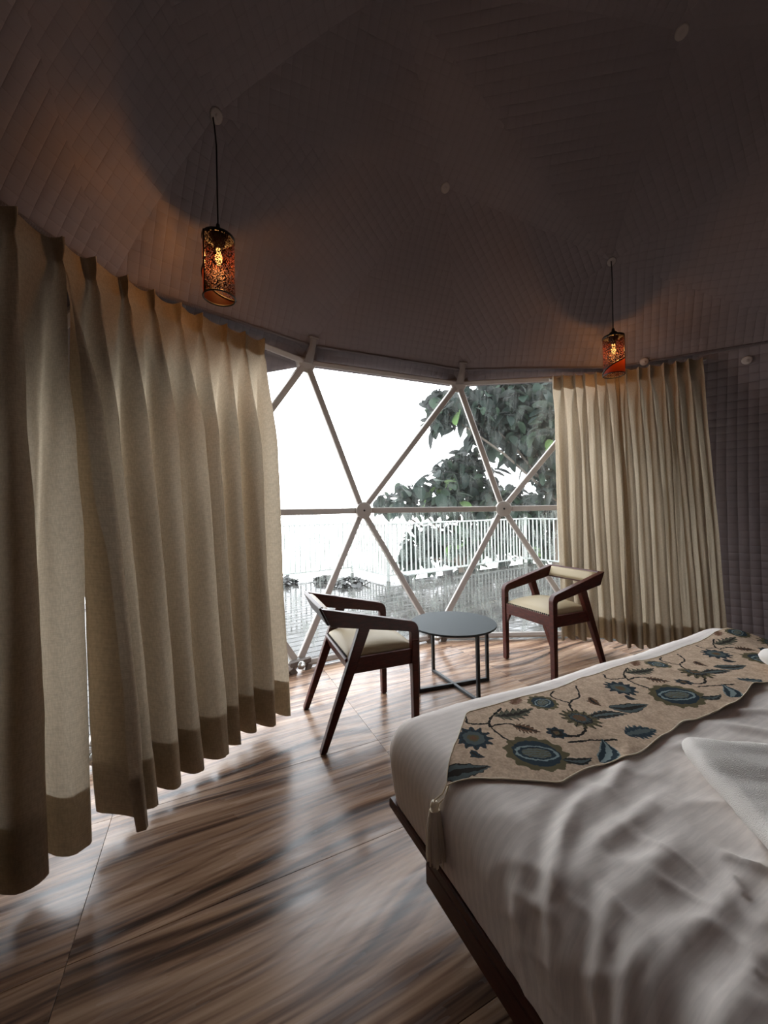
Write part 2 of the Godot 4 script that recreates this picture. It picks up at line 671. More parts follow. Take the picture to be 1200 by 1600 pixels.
	for t in rt:
		for off in [0.0, 0.02]:
			var tt := []
			for p in t:
				tt.append(p + (p - c).normalized() * off)
			var fm := facet(tt, 6, 0.48)
			var ar := fm.surface_get_arrays(0)
			var k0 := rb.v.size()
			rb.v.append_array(ar[Mesh.ARRAY_VERTEX])
			rb.n.append_array(ar[Mesh.ARRAY_NORMAL])
			rb.uv.append_array(ar[Mesh.ARRAY_TEX_UV])
			for i in ar[Mesh.ARRAY_INDEX]:
				rb.ix.append(k0 + i)
	obj("cover", rb, M.liner, roof)
	build_window()


func build_window() -> void:
	var w := thing("window_1", "clear triangular dome window with white steel struts behind the chairs", "window", Vector3.ZERO, 0.0, "", "structure")
	var c := Vector3(CX, CY, CZ)
	var inside := func(p: Vector3, lim := 34.0) -> bool:
		var az := fposmod(rad_to_deg(atan2(p.x - CX, CZ - p.z)) + 180.0, 360.0) - 180.0
		return az > -98.0 and az < lim
	var B := ring(base_az, 0.045, R)
	var H := ring(hub_az, 1.36, R)
	var T := ring(top_az, 2.68, R)
	H[0][1] = dome(-26.6, 1.37, R)
	var n := 13
	var ends := []
	for k in n:
		ends.append([B[k][1], B[(k + 1) % n][1], 1])
		ends.append([B[k][1], H[k][1], 0])
		ends.append([H[k][1], B[(k + 1) % n][1], 0])
		ends.append([H[k][1], H[(k + 1) % n][1], 0])
		ends.append([H[k][1], T[k][1], 0])
		ends.append([H[k][1], T[(k + 1) % n][1], 0])
		ends.append([T[k][1], T[(k + 1) % n][1], 2])
	for e in ends:
		var a: Vector3 = e[0]
		var b: Vector3 = e[1]
		if not (inside.call(a) and inside.call(b)):
			continue
		var d := (b - a).normalized()
		var rad := ((a + b) * 0.5 - c).normalized()
		var mb := MB.new()
		if e[2] == 1:
			mb.bar(a + d * 0.03, b - d * 0.03, 0.07, 0.055, rad, 0.012)
			obj("base_tube", mb, M.steel, w)
		elif e[2] == 2:
			mb.bar(a + d * 0.04, b - d * 0.04, 0.05, 0.045, rad, 0.006)
			obj("top_beam", mb, M.steel, w)
		else:
			mb.bar(a + d * 0.05, b - d * 0.05, 0.045, 0.058, rad, 0.006)
			obj("strut", mb, M.steel, w)
	for L in [B, H, T]:
		for k in n:
			var p: Vector3 = L[k][1]
			if not inside.call(p):
				continue
			var y := (c - p).normalized()
			if L == B:
				y = (Vector3(CX, 0.5, CZ) - p).normalized()
				y.y = 0.15
				y = y.normalized()
			var x := y.cross(Vector3.UP).normalized()
			var xf := Transform3D(Basis(x, y, x.cross(y)), p)
			var mb := MB.new()
			if L == H:
				mb.lathe(xf, [Vector2(0, 0.058), Vector2(0.080, 0.058), Vector2(0.087, 0.052), Vector2(0.088, 0.03), Vector2(0.075, 0.028), Vector2(0.075, -0.035), Vector2(0, -0.035)], 32)
				var hub := obj("hub", mb, M.steel, w)
				var sb := MB.new()
				sb.lathe(xf, [Vector2(0, 0.064), Vector2(0.008, 0.064), Vector2(0.011, 0.058)], 10)
				obj("screw", sb, M.foot, hub)
			elif L == B:
				# bolted gusset plates at the foot of two struts
				for s in [-1.0, 1.0]:
					var q := xf * Transform3D(Basis(Vector3(0, 1, 0), s * 0.5), Vector3(s * 0.065, 0.035, -0.055))
					mb.box(q, Vector3(0.06, 0.05, 0.11), 0.01)
				mb.box(xf * Transform3D(Basis(), Vector3(0, 0.035, 0.02)), Vector3(0.22, 0.05, 0.06), 0.014)
				var g := obj("gusset", mb, M.galv, w)
				var sb := MB.new()
				sb.lathe(xf, [Vector2(0, 0.105), Vector2(0.010, 0.105), Vector2(0.014, 0.095), Vector2(0.016, 0.075), Vector2(0.034, 0.072), Vector2(0.036, 0.058)], 12)
				obj("bolt", sb, M.bolt, g)
			else:
				# the top hub: a folded plate that the two struts run into
				var poly := PackedVector2Array([Vector2(-0.11, 0.035), Vector2(0.11, 0.035), Vector2(0.05, -0.085), Vector2(-0.05, -0.085)])
				mb.extrude(poly, -0.035, 0.035, 0.006, Transform3D(Basis(x, x.cross(y), x.cross(x.cross(y))), p))
				obj("hub_plate", mb, M.steel, w)
	# straps that tie the liner's edge to the top hubs
	for k in [0, 1]:
		var p: Vector3 = T[k][1] + (c - T[k][1]).normalized() * 0.045
		var q := dome(T[k][0], 2.84, R - 0.07)
		var side := (q - p).cross(c - p).normalized()
		var mb := MB.new()
		var pts := PackedVector3Array()
		var uvs := PackedVector2Array()
		for j in 9:
			var t := j / 8.0
			for i in 7:
				var s := i / 6.0 - 0.5
				var ww := lerpf(0.085, 0.05, t)
				pts.append(p.lerp(q, t) + side * s * ww + (c - p).normalized() * (0.012 * sin(PI * t) + 0.006 * cos(PI * s)))
				uvs.append(Vector2(s, t))
		mb.grid(6, 8, pts, uvs)
		mb.box(Transform3D(Basis(side, (q - p).normalized(), side.cross((q - p).normalized())), q), Vector3(0.09, 0.02, 0.02), 0.005)
		obj("strap", mb, M.strap, w)
	# the clear sheets, one for each triangle, and the rain and mist on them
	var rr := RandomNumberGenerator.new()
	rr.seed = 3
	for e in [[B, H], [H, T]]:
		for t in zip(e[0], e[1]):
			var m: Vector3 = (t[0] + t[1] + t[2]) / 3.0
			if not inside.call(m, 30.0):
				continue
			var out := (m - c).normalized()
			var b := MB.new()
			b.tri(t[0] + out * 0.03, t[1] + out * 0.03, t[2] + out * 0.03, -out)
			var pane := obj("pane", b, M.pane, w)
			var az := rad_to_deg(atan2(m.x - CX, CZ - m.z))
			var misty := 0.0
			if m.y < 1.36:
				misty = 1.0
			elif az > -12.0:
				misty = 0.45
			if misty > 0.0 and az > -60.0 and az < 30.0:
				var fb := MB.new()
				var o2 := out * 0.034
				fb.tri(t[0] + o2, t[1] + o2, t[2] + o2, -out)
				for k in 3:
					var p := fb.v[k]
					var aa := atan2(p.x - CX, CZ - p.z) * 3.2
					fb.uv[k] = Vector2(aa * 0.62 + 0.3, (0.0 if misty == 1.0 else 0.37) - p.y * 0.62)
				obj("condensation", fb, M.film if misty == 1.0 else M.film_light, pane)


# ---------------------------------------------------------------- curtains
func curtain(called: String, label: String, top: Array, hem: Array, rb: float, pleats: int, sd: int, fold := 1.0) -> void:
	var root := thing(called, label, "curtain", polar((hem[0] + hem[1]) * 0.5, rb, 0.0))
	var nz := FastNoiseLite.new()
	nz.seed = sd
	nz.frequency = 1.0
	var nx := pleats * 26
	var ny := 64
	var YT := 2.675
	var YB := 0.11
	var org := root.position
	var wide := 1.0 if fold >= 1.0 else 0.6
	var P := func(a: float, s: float, back: float) -> Vector3:
		# a across, s metres below the top
		var h := s / (YT - YB)
		var ph := a * pleats
		ph += 0.22 * nz.get_noise_2d(a * pleats * 0.55, h * 0.5)
		var pw := fposmod(ph, 1.0)
		var wv := cos(TAU * pw)
		var spike := pow(maxf(0.0, wv), 8.0)
		var broad := signf(wv) * pow(absf(wv), 0.75) + 0.22 * cos(TAU * 2.0 * pw + 1.3 * nz.get_noise_1d(floorf(ph) * 3.7))
		var k := smoothstep(0.04, 0.34, h)
		var vary := 1.0 + 0.5 * nz.get_noise_1d(a * pleats * 0.9 + 40.0)
		var amp := lerpf(0.055, 0.072, smoothstep(0.1, 1.0, h)) * fold
		var inn := lerpf(spike * 0.055, broad * amp * vary, k)
		inn += 0.012 * k * nz.get_noise_2d(a * pleats * 3.0, h * 1.5)
		# heading flares above the pinch at 0.12 m
		inn *= 1.0 - 0.35 * exp(-pow((s - 0.13) / 0.05, 2.0))
		var side := lerpf(0.0, (0.15 * sin(2.0 * TAU * pw) * vary + 0.02 * sin(TAU * pw)) * wide + 0.18 * nz.get_noise_2d(a * pleats * 0.7 + 9.0, h * 0.8), k) / pleats
		# cloth is drawn together at each pinch
		side -= 0.10 * sin(TAU * pw) / pleats * exp(-pow((s - 0.13) / 0.10, 2.0))
		var aa := a + side
		var az := lerpf(lerpf(top[0], top[1], aa), lerpf(hem[0], hem[1], aa), h)
		var rr := lerpf(2.965, rb, pow(h, 0.9)) - inn + back
		return polar(az, rr, YT - s + 0.012 * sin(TAU * pw + 0.5) * (1.0 - k)) - org
	var sheet := func(called2: String, s0: float, s1: float, rows: int, back: float) -> void:
		var pts := PackedVector3Array()
		var uvs := PackedVector2Array()
		for j in rows + 1:
			var s := lerpf(s0, s1, float(j) / rows)
			for i in nx + 1:
				var a := float(i) / nx
				pts.append(P.call(a, s, back))
				uvs.append(Vector2(a * pleats * 0.3, s))
		var b := MB.new()
		b.grid(nx, rows, pts, uvs)
		obj(called2, b, M.linen, root)
	sheet.call("drape", 0.0, YT - YB, ny, 0.0)
	sheet.call("hem", YT - YB - 0.20, YT - YB, 10, 0.005)
	sheet.call("heading", 0.0, 0.125, 10, 0.005)


func build_curtains() -> void:
	curtain("curtain", "dim beige linen curtain at the edge of the left window, beyond the slit of daylight", [-96.0, -72.7], [-101.0, -78.0], 2.60, 6, 11, 1.2)
	curtain("curtain", "wide beige linen curtain glowing with daylight beside the left chair", [-72.9, -48.0], [-75.8, -53.4], 2.52, 8, 23, 1.6)
	curtain("curtain", "narrow beige linen curtain next to the window pane behind the right chair", [8.3, 19.8], [7.6, 20.8], 2.76, 6, 37, 0.85)
	curtain("curtain", "beige linen curtain between its narrow twin and the quilted wall beyond the bed", [19.2, 32.4], [18.9, 34.2], 2.64, 7, 41, 0.85)
	for e in [[-96.0, -47.5, "white curved curtain track above the left pair of curtains"], [8.0, 33.0, "white curved curtain track above the right pair of curtains"]]:
		var path := []
		for k in 25:
			path.append(polar(lerpf(e[0], e[1], k / 24.0), 2.99, 2.665))
		var b := MB.new()
		b.tube(path, 0.012, 8)
		tag(obj("curtain_track", b, M.track), e[2], "curtain track", "curtain tracks")


# ---------------------------------------------------------------- pendant lamps
func make_lamp(node: Vector3, drop: float, turn: float) -> Node3D:
	var o := thing("pendant_lamp", "", "lamp", node, 0.0, "perforated pendant lamps")
	var h := 0.335
	var r := 0.083
	var ytop := -drop
	var b := MB.new()
	b.tube([Vector3(-0.012, 0.0, 0.01), Vector3(-0.006, -0.05, 0.006), Vector3(0.0, -0.15, 0), Vector3(0.0, ytop + 0.05, 0)], 0.0045, 8)
	obj("cord", b, M.blackmetal, o)
	b = MB.new()
	b.lathe(Transform3D(Basis(), Vector3(0, ytop, 0)), [Vector2(0, 0.075), Vector2(0.010, 0.072), Vector2(0.014, 0.045), Vector2(0.030, 0.036), Vector2(0.034, 0.006), Vector2(0.034, -0.03), Vector2(0.022, -0.032), Vector2(0.022, -0.065), Vector2(0, -0.066)], 20)
	obj("socket", b, M.blackmetal, o)
	b = MB.new()
	b.lathe(Transform3D(Basis(), Vector3(0, ytop, 0)), [Vector2(0.033, 0.012), Vector2(0.06, 0.010), Vector2(r + 0.003, 0.0), Vector2(r + 0.004, -0.016), Vector2(r - 0.003, -0.016)], 40)
	obj("cap", b, M.blackmetal, o)
	# the rolled sheet: perforated above a sloping band, plain amber below it
	var band := func(t: float) -> float:   # t in turns from the seam
		return maxf(0.0, 0.15 * (1.0 - t / 0.58))
	var nt := 132
	var nyc := 84
	var pm := MB.new()
	var am := MB.new()
	var nz := FastNoiseLite.new()
	nz.seed = 8
	nz.frequency = 0.62
	var PT := func(t: float, y: float, rr: float) -> Vector3:
		var a := TAU * t + turn
		return Vector3(cos(a) * rr, y, sin(a) * rr)
	for i in nt:
		var t0 := float(i) / nt
		var t1 := float(i + 1) / nt
		var nn := Vector3(cos(TAU * (t0 + t1) * 0.5 + turn), 0, sin(TAU * (t0 + t1) * 0.5 + turn))
		for j in nyc:
			var y0 := ytop - h * float(j) / nyc
			var y1 := ytop - h * float(j + 1) / nyc
			var low := y1 - (ytop - h)
			var bd: float = band.call(t0)
			var q := [PT.call(t0, y0, r), PT.call(t1, y0, r), PT.call(t1, y1, r), PT.call(t0, y1, r)]
			if low < bd:
				am.tri(q[0], q[1], q[2], nn)
				am.tri(q[0], q[2], q[3], nn)
			else:
				var a := TAU * t0
				if nz.get_noise_3d(cos(a) * 21.0, float(j), sin(a) * 21.0) < 0.04:
					pm.tri(q[0], q[1], q[2], nn)
					pm.tri(q[0], q[2], q[3], nn)
	obj("shade", pm, M.copper, o)
	obj("amber_panel", am, M.amber, o)
	b = MB.new()
	var path := []
	for k in 60:
		var t := k / 59.0 * 0.58
		path.append(PT.call(t, ytop - h + band.call(t), r + 0.002))
	b.tube(path, 0.006, 6)
	b.tube([PT.call(0.0, ytop, r + 0.002), PT.call(0.0, ytop - h, r + 0.002)], 0.005, 6)
	path = []
	for k in 49:
		path.append(PT.call(k / 48.0, ytop - h, r))
	b.tube(path, 0.005, 6)
	obj("band", b, M.blackmetal, o)
	b = MB.new()
	b.lathe(Transform3D(Basis(), Vector3(0, ytop - 0.11, 0)), [Vector2(0, 0.05), Vector2(0.012, 0.046), Vector2(0.015, 0.02), Vector2(0.019, 0.0), Vector2(0.016, -0.026), Vector2(0.007, -0.042), Vector2(0, -0.045)], 16)
	obj("bulb", b, M.bulb, o)
	var l := OmniLight3D.new()
	l.name = "bulb_light"
	l.position = Vector3(0, ytop - 0.115, 0)
	l.light_color = c8(255, 176, 96)
	l.light_energy = 0.16
	l.light_size = 0.015
	l.omni_range = 12.0
	l.omni_attenuation = 2.0
	l.shadow_enabled = true
	o.add_child(l)
	return o


# ---------------------------------------------------------------- chairs and table
func make_chair() -> Node3D:
	# front at -z, x across; sizes in the frame of the side view are (s, y), s behind the front legs
	var o := thing("armchair", "", "chair", Vector3.ZERO, 0.0, "wooden armchairs at the window")
	var Z := -0.28
	var side := Basis(Vector3(0, 0, 1), Vector3(0, 1, 0), Vector3(-1, 0, 0))   # (s, y) -> (z, y)
	for sx in [-1.0, 1.0]:
		var x: float = sx * 0.2675
		var xf := Transform3D(side, Vector3(x, 0, Z))
		var b := MB.new()
		b.extrude(PackedVector2Array([Vector2(-0.018, 0.006), Vector2(0.018, 0.006), Vector2(0.0235, 0.56), Vector2(-0.0235, 0.56)]), -0.0235, 0.0235, 0.004, xf)
		var lg := obj("leg", b, M.mahogany, o)
		b = MB.new()
		b.box(Transform3D(Basis(), Vector3(x, 0.003, Z)), Vector3(0.028, 0.006, 0.028), 0.002)
		obj("foot_pad", b, M.foot, lg)
		# arm, bent over the front leg and growing taller to the rear
		var poly := PackedVector2Array([Vector2(0.0235, 0.56), Vector2(-0.0235, 0.56), Vector2(-0.0235, 0.62)])
		for k in 9:
			var a := PI - PI * 0.44 * k / 8.0
			poly.append(Vector2(0.036 + 0.0595 * cos(a), 0.622 + 0.0595 * sin(a)))
		poly.append_array(PackedVector2Array([Vector2(0.575, 0.812), Vector2(0.525, 0.706)]))
		for k in 5:
			var a := PI * 0.56 + PI * 0.44 * k / 4.0
			poly.append(Vector2(0.046 + 0.0225 * cos(a), 0.598 + 0.0225 * sin(a)))
		b = MB.new()
		b.extrude(poly, -0.0235, 0.0235, 0.004, xf)
		obj("arm", b, M.mahogany, o)
		# raked rear leg
		b = MB.new()
		b.extrude(PackedVector2Array([Vector2(0.560, 0.006), Vector2(0.597, 0.006), Vector2(0.352, 0.70), Vector2(0.290, 0.672)]), -0.0215, 0.0215, 0.004, xf)
		lg = obj("leg", b, M.mahogany, o)
		b = MB.new()
		b.box(Transform3D(Basis(), Vector3(x, 0.003, Z + 0.578)), Vector3(0.028, 0.006, 0.03), 0.002)
		obj("foot_pad", b, M.foot, lg)
		b = MB.new()
		b.extrude(PackedVector2Array([Vector2(0.0, 0.415), Vector2(0.44, 0.415), Vector2(0.41, 0.505), Vector2(0.0, 0.505)]), -0.012, 0.012, 0.003, Transform3D(side, Vector3(x - sx * 0.004, 0, Z)))
		obj("side_apron", b, M.mahogany, o)
	var fb := MB.new()
	fb.box(Transform3D(Basis(), Vector3(0, 0.46, Z)), Vector3(0.50, 0.09, 0.026), 0.003)
	for sx in [-1.0, 1.0]:
		fb.extrude(PackedVector2Array([Vector2(sx * 0.245, 0.416), Vector2(sx * 0.20, 0.416), Vector2(sx * 0.212, 0.385), Vector2(sx * 0.245, 0.33)]), -0.012, 0.012, 0.002, Transform3D(Basis(), Vector3(0, 0, Z)))
	obj("front_apron", fb, M.mahogany, o)
	fb = MB.new()
	fb.box(Transform3D(Basis(Vector3.RIGHT, 0.33), Vector3(0, 0.458, Z + 0.412)), Vector3(0.50, 0.092, 0.026), 0.003)
	obj("rear_apron", fb, M.mahogany, o)
	# seat: a domed leather cushion
	var nx := 28
	var nz := 28
	var pts := PackedVector3Array()
	var uvs := PackedVector2Array()
	for j in nz + 1:
		for i in nx + 1:
			var a := i / float(nx) * 2.0 - 1.0
			var c := j / float(nz) * 2.0 - 1.0
			var e := sqrt(maxf(0.0, 1.0 - pow(absf(a), 6.0))) * sqrt(maxf(0.0, 1.0 - pow(absf(c), 6.0)))
			var wx := 0.246 + 0.006 * pow(e, 0.5)
			pts.append(Vector3(a * wx, 0.503 + 0.026 * e + 0.032 * (1.0 - a * a) * (1.0 - c * c) + 0.02 * e, Z + 0.207 + c * 0.218))
			uvs.append(Vector2(a, c))
	var s := MB.new()
	s.grid(nx, nz, pts, uvs, true)
	s.box(Transform3D(Basis(), Vector3(0, 0.498, Z + 0.207)), Vector3(0.49, 0.014, 0.43), 0.005)
	var seat := obj("seat", s, M.leather, o)
	var sb := MB.new()
	for k in 24:
		var x := -0.23 + 0.46 * k / 23.0
		sb.box(Transform3D(Basis(), Vector3(x, 0.511, Z - 0.010)), Vector3(0.009, 0.012, 0.008), 0.002)
		sb.box(Transform3D(Basis(), Vector3(x, 0.509, Z + 0.424)), Vector3(0.009, 0.012, 0.008), 0.002)
	obj("stitching", sb, M.stitch, seat)
	# back: a leaning board between the arms with a padded face
	var lean := atan2(0.05, 0.106)
	fb = MB.new()
	fb.box(Transform3D(Basis(Vector3.RIGHT, lean), Vector3(0, 0.7585, Z + 0.5475)), Vector3(0.49, 0.116, 0.024), 0.004)
	obj("back_rail", fb, M.mahogany, o)
	pts = PackedVector3Array()
	uvs = PackedVector2Array()
	var bx := Transform3D(Basis(Vector3.RIGHT, lean), Vector3(0, 0.760, Z + 0.532))
	for j in 13:
		for i in 29:
			var a := i / 28.0 * 2.0 - 1.0
			var c := j / 12.0 * 2.0 - 1.0
			var e := sqrt(maxf(0.0, 1.0 - pow(absf(a), 8.0))) * sqrt(maxf(0.0, 1.0 - pow(absf(c), 4.0)))
			pts.append(bx * Vector3(a * 0.238, c * 0.046, -0.026 * e))
			uvs.append(Vector2(a, c))
	fb = MB.new()
	fb.grid(28, 12, pts, uvs)
	obj("backrest", fb, M.leather, o)
	return o


func build_table() -> void:
	var o := thing("side_table", "round charcoal side table on a black crossed metal frame between the chairs", "table", Vector3(0.512, 0, -2.955), 0.0)
	var b := MB.new()
	b.lathe(Transform3D(Basis(), Vector3(0, 0.478, 0)), [Vector2(0, 0.014), Vector2(0.3245, 0.014), Vector2(0.3265, 0.012), Vector2(0.3265, 0.001), Vector2(0.3245, -0.001), Vector2(0, -0.001)], 72)
	obj("tabletop", b, M.tabletop, o)
	var dirs := [Vector3(0.42, 0, 0.91), Vector3(0.955, 0, -0.30)]
	var rl := 0.295
	for k in 2:
		var d: Vector3 = dirs[k].normalized()
		var sd := d.cross(Vector3.UP)
		for s in [-1.0, 1.0]:
			b = MB.new()
			b.bar(d * rl * s + Vector3(0, 0, 0), d * rl * s + Vector3(0, 0.478, 0), 0.024, 0.024, sd, 0.003)
			obj("leg", b, M.black, o)
		b = MB.new()
		b.bar(d * -rl + Vector3(0, 0.0125 + 0.0005 * k, 0), d * rl + Vector3(0, 0.0125 + 0.0005 * k, 0), 0.024, 0.024, sd, 0.003)
		obj("base_bar", b, M.black, o)
		b = MB.new()
		b.bar(d * -rl + Vector3(0, 0.466, 0), d * rl + Vector3(0, 0.466, 0), 0.024, 0.020, sd, 0.003)
		obj("top_bar", b, M.black, o)


# ---------------------------------------------------------------- bed (x = across the foot end, z = towards the head)
const BW := 2.30
const BL := 2.30
const BT := 0.575
var bed_at := Vector3(-0.004, 0, -1.415)
var bed_turn := deg_to_rad(26.0)
var folds := []

func seg_d(p: Vector2, a: Vector2, b: Vector2) -> Vector2:
	var d := b - a
	var t := clampf((p - a).dot(d) / d.length_squared(), 0.0, 1.0)
	var q := a + d * t
	var s := signf(d.cross(p - a))
	return Vector2(p.distance_to(q) * s, t)


func crease(p: Vector2) -> float:
	var h := 0.010 * soft.get_noise_2d(p.x * 130.0, p.y * 130.0)
	var busy := smoothstep(0.45, 0.75, p.y) * (0.8 - 0.5 * smoothstep(0.9, 1.2, p.y)) + 0.2
	var w := p + Vector2(soft.get_noise_2d(p.x * 200.0 + 50.0, p.y * 200.0), soft.get_noise_2d(p.x * 200.0, p.y * 200.0 + 80.0)) * 0.06
	h += busy * 0.008 * pow(1.0 - absf(soft.get_noise_2d(w.x * 520.0 + w.y * 500.0 + 70.0, w.y * 300.0 - w.x * 200.0)), 8.0) * (0.5 + 0.5 * soft.get_noise_2d(p.x * 150.0 + 9.0, p.y * 150.0))
	h += busy * 0.006 * pow(1.0 - absf(soft.get_noise_2d(w.x * 260.0 + w.y * 120.0, w.y * 420.0 - w.x * 300.0)), 4.0)
	for f in folds:
		var e := seg_d(w * 0.5 + p * 0.5, f[0], f[1])
		var fade := sin(PI * clampf(0.08 + 0.84 * e.y, 0.0, 1.0))
		h += 0.55 * f[2] * fade * exp(-pow(e.x / (f[3] * 0.8), 2.0)) - 0.25 * f[2] * fade * exp(-pow((e.x - f[3] * 1.9) / f[3], 2.0))
	# puff in the far foot corner
	h += 0.035 * exp(-((p.x - 2.17) * (p.x - 2.17) / 0.03 + (p.y - 0.13) * (p.y - 0.13) / 0.02))
	return h


func duvet(u: float, v: float) -> Vector3:
	# cloth coordinates: inside [0, BW] x [0, BL] lies on top, outside hangs over the edge
	var r := 0.115
	var x0 := r - 0.01
	var x1 := BW + 0.01 - r
	var z0 := -0.055 + r
	var z1 := BL - r
	var q := Vector2(clampf(u, x0, x1), clampf(v, z0, z1))
	var d := Vector2(u, v) - q
	var l := d.length()
	var p := Vector3(q.x, BT, q.y)
	var nn := Vector3.UP
	if l > 1e-6:
		d /= l
		var arc := r * PI * 0.5
		if l < arc:
			var a := l / r
			p += Vector3(d.x * sin(a), cos(a) - 1.0, d.y * sin(a)) * r
			nn = Vector3(d.x * sin(a), cos(a), d.y * sin(a))
		else:
			var k := l - arc
			p += Vector3(d.x, 0, d.y) * (r - 0.55 * k * k) + Vector3(0, -r - k, 0)
			nn = Vector3(d.x, 0.1, d.y).normalized()
	return p + nn * crease(Vector2(u, v))


func build_bed() -> void:
	for f in [
			[Vector2(0.62, 0.50), Vector2(0.30, 0.62), 0.020, 0.030], [Vector2(0.36, 0.56), Vector2(0.07, 0.70), 0.020, 0.022], [Vector2(0.52, 0.68), Vector2(0.08, 0.72), 0.016, 0.020],
			[Vector2(0.22, 0.64), Vector2(-0.10, 0.74), 0.014, 0.020], [Vector2(0.40, 0.76), Vector2(0.10, 0.80), 0.018, 0.024], [Vector2(0.18, 0.76), Vector2(-0.16, 0.86), 0.016, 0.020],
			[Vector2(0.10, 0.84), Vector2(-0.24, 0.93), 0.018, 0.024], [Vector2(0.45, 0.86), Vector2(0.02, 0.90), 0.014, 0.022], [Vector2(0.06, 0.62), Vector2(-0.20, 0.66), 0.008, 0.022],
			[Vector2(0.30, 0.95), Vector2(-0.10, 1.02), 0.016, 0.026], [Vector2(0.70, 0.56), Vector2(0.95, 0.60), 0.012, 0.022], [Vector2(1.02, 0.55), Vector2(1.15, 0.72), 0.014, 0.020], [Vector2(1.12, 0.53), Vector2(1.35, 0.66), 0.012, 0.020]]:
		folds.append(f)
	# frame
	var o := thing("platform_bed", "dark mahogany platform bed with a ledge round the mattress", "bed", bed_at, bed_turn)
	for s in [[0.0, 0.0, BL + 0.02, true], [BW, 0.0, BL + 0.02, true]]:
		var x: float = s[0]
		var inn := 1.0 if x < 1.0 else -1.0
		var b := MB.new()
		b.box(Transform3D(Basis(), Vector3(x + inn * 0.07, 0.283, BL * 0.5)), Vector3(0.14, 0.034, BL), 0.005)
		b.box(Transform3D(Basis(), Vector3(x + inn * 0.022, 0.232, BL * 0.5 + 0.12)), Vector3(0.044, 0.07, BL - 0.26), 0.005)
		obj("side_rail", b, M.bedwood, o)
	for z in [0.07, BL - 0.07]:
		var b := MB.new()
		b.box(Transform3D(Basis(), Vector3(BW * 0.5, 0.283, z)), Vector3(BW - 0.284, 0.034, 0.14), 0.005)
		obj("end_rail", b, M.bedwood, o)
	var pb := MB.new()
	for k in 11:
		pb.box(Transform3D(Basis(), Vector3(BW * 0.5, 0.279, 0.24 + 0.18 * k)), Vector3(BW - 0.29, 0.02, 0.12), 0.003)
	obj("slats", pb, M.bedwood, o)
	for x in [0.30, BW - 0.30]:
		for z in [0.40, BL - 0.35]:
			var b := MB.new()
			b.box(Transform3D(Basis(), Vector3(x, 0.135, z)), Vector3(0.09, 0.27, 0.09), 0.005)
			obj("leg", b, M.bedwood, o)
	# the cover that wraps mattress and duvet in one soft block
	var d := thing("duvet", "white satin-striped duvet wrapping the mattress, creased along its left side", "duvet", bed_at, bed_turn)
	var mb := MB.new()
	var ou := 0.233
	var nu := 260
	var nv := 240
	var pts := PackedVector3Array()
	var uvs := PackedVector2Array()
	for j in nv + 1:
		# rows are closer near the foot, which is what is seen
		var tv := float(j) / nv
		var v := lerpf(-ou, BL + ou, tv)
		for i in nu + 1:
			var tu := float(i) / nu
			var u := lerpf(-ou, BW + ou, tu * 0.6 + 0.4 * tu * tu)
			pts.append(duvet(u, v))
			uvs.append(Vector2(v, u))
	mb.grid(nu, nv, pts, uvs, true)
	obj("cover", mb, M.sheet, d)
	build_runner()
	build_towels()


func runner_edge(u: float) -> Vector2:
	# near and far edges (v) of the runner at u, with a pointed end
	var mid := 0.312
	var hw := 0.205
	var tip := 0.022
	if u < tip + 0.26:
		hw *= clampf((u - tip) / 0.26, 0.0, 1.0)
		mid = lerpf(0.345, 0.312, clampf((u - tip) / 0.26, 0.0, 1.0))
	return Vector2(mid - hw, mid + hw)


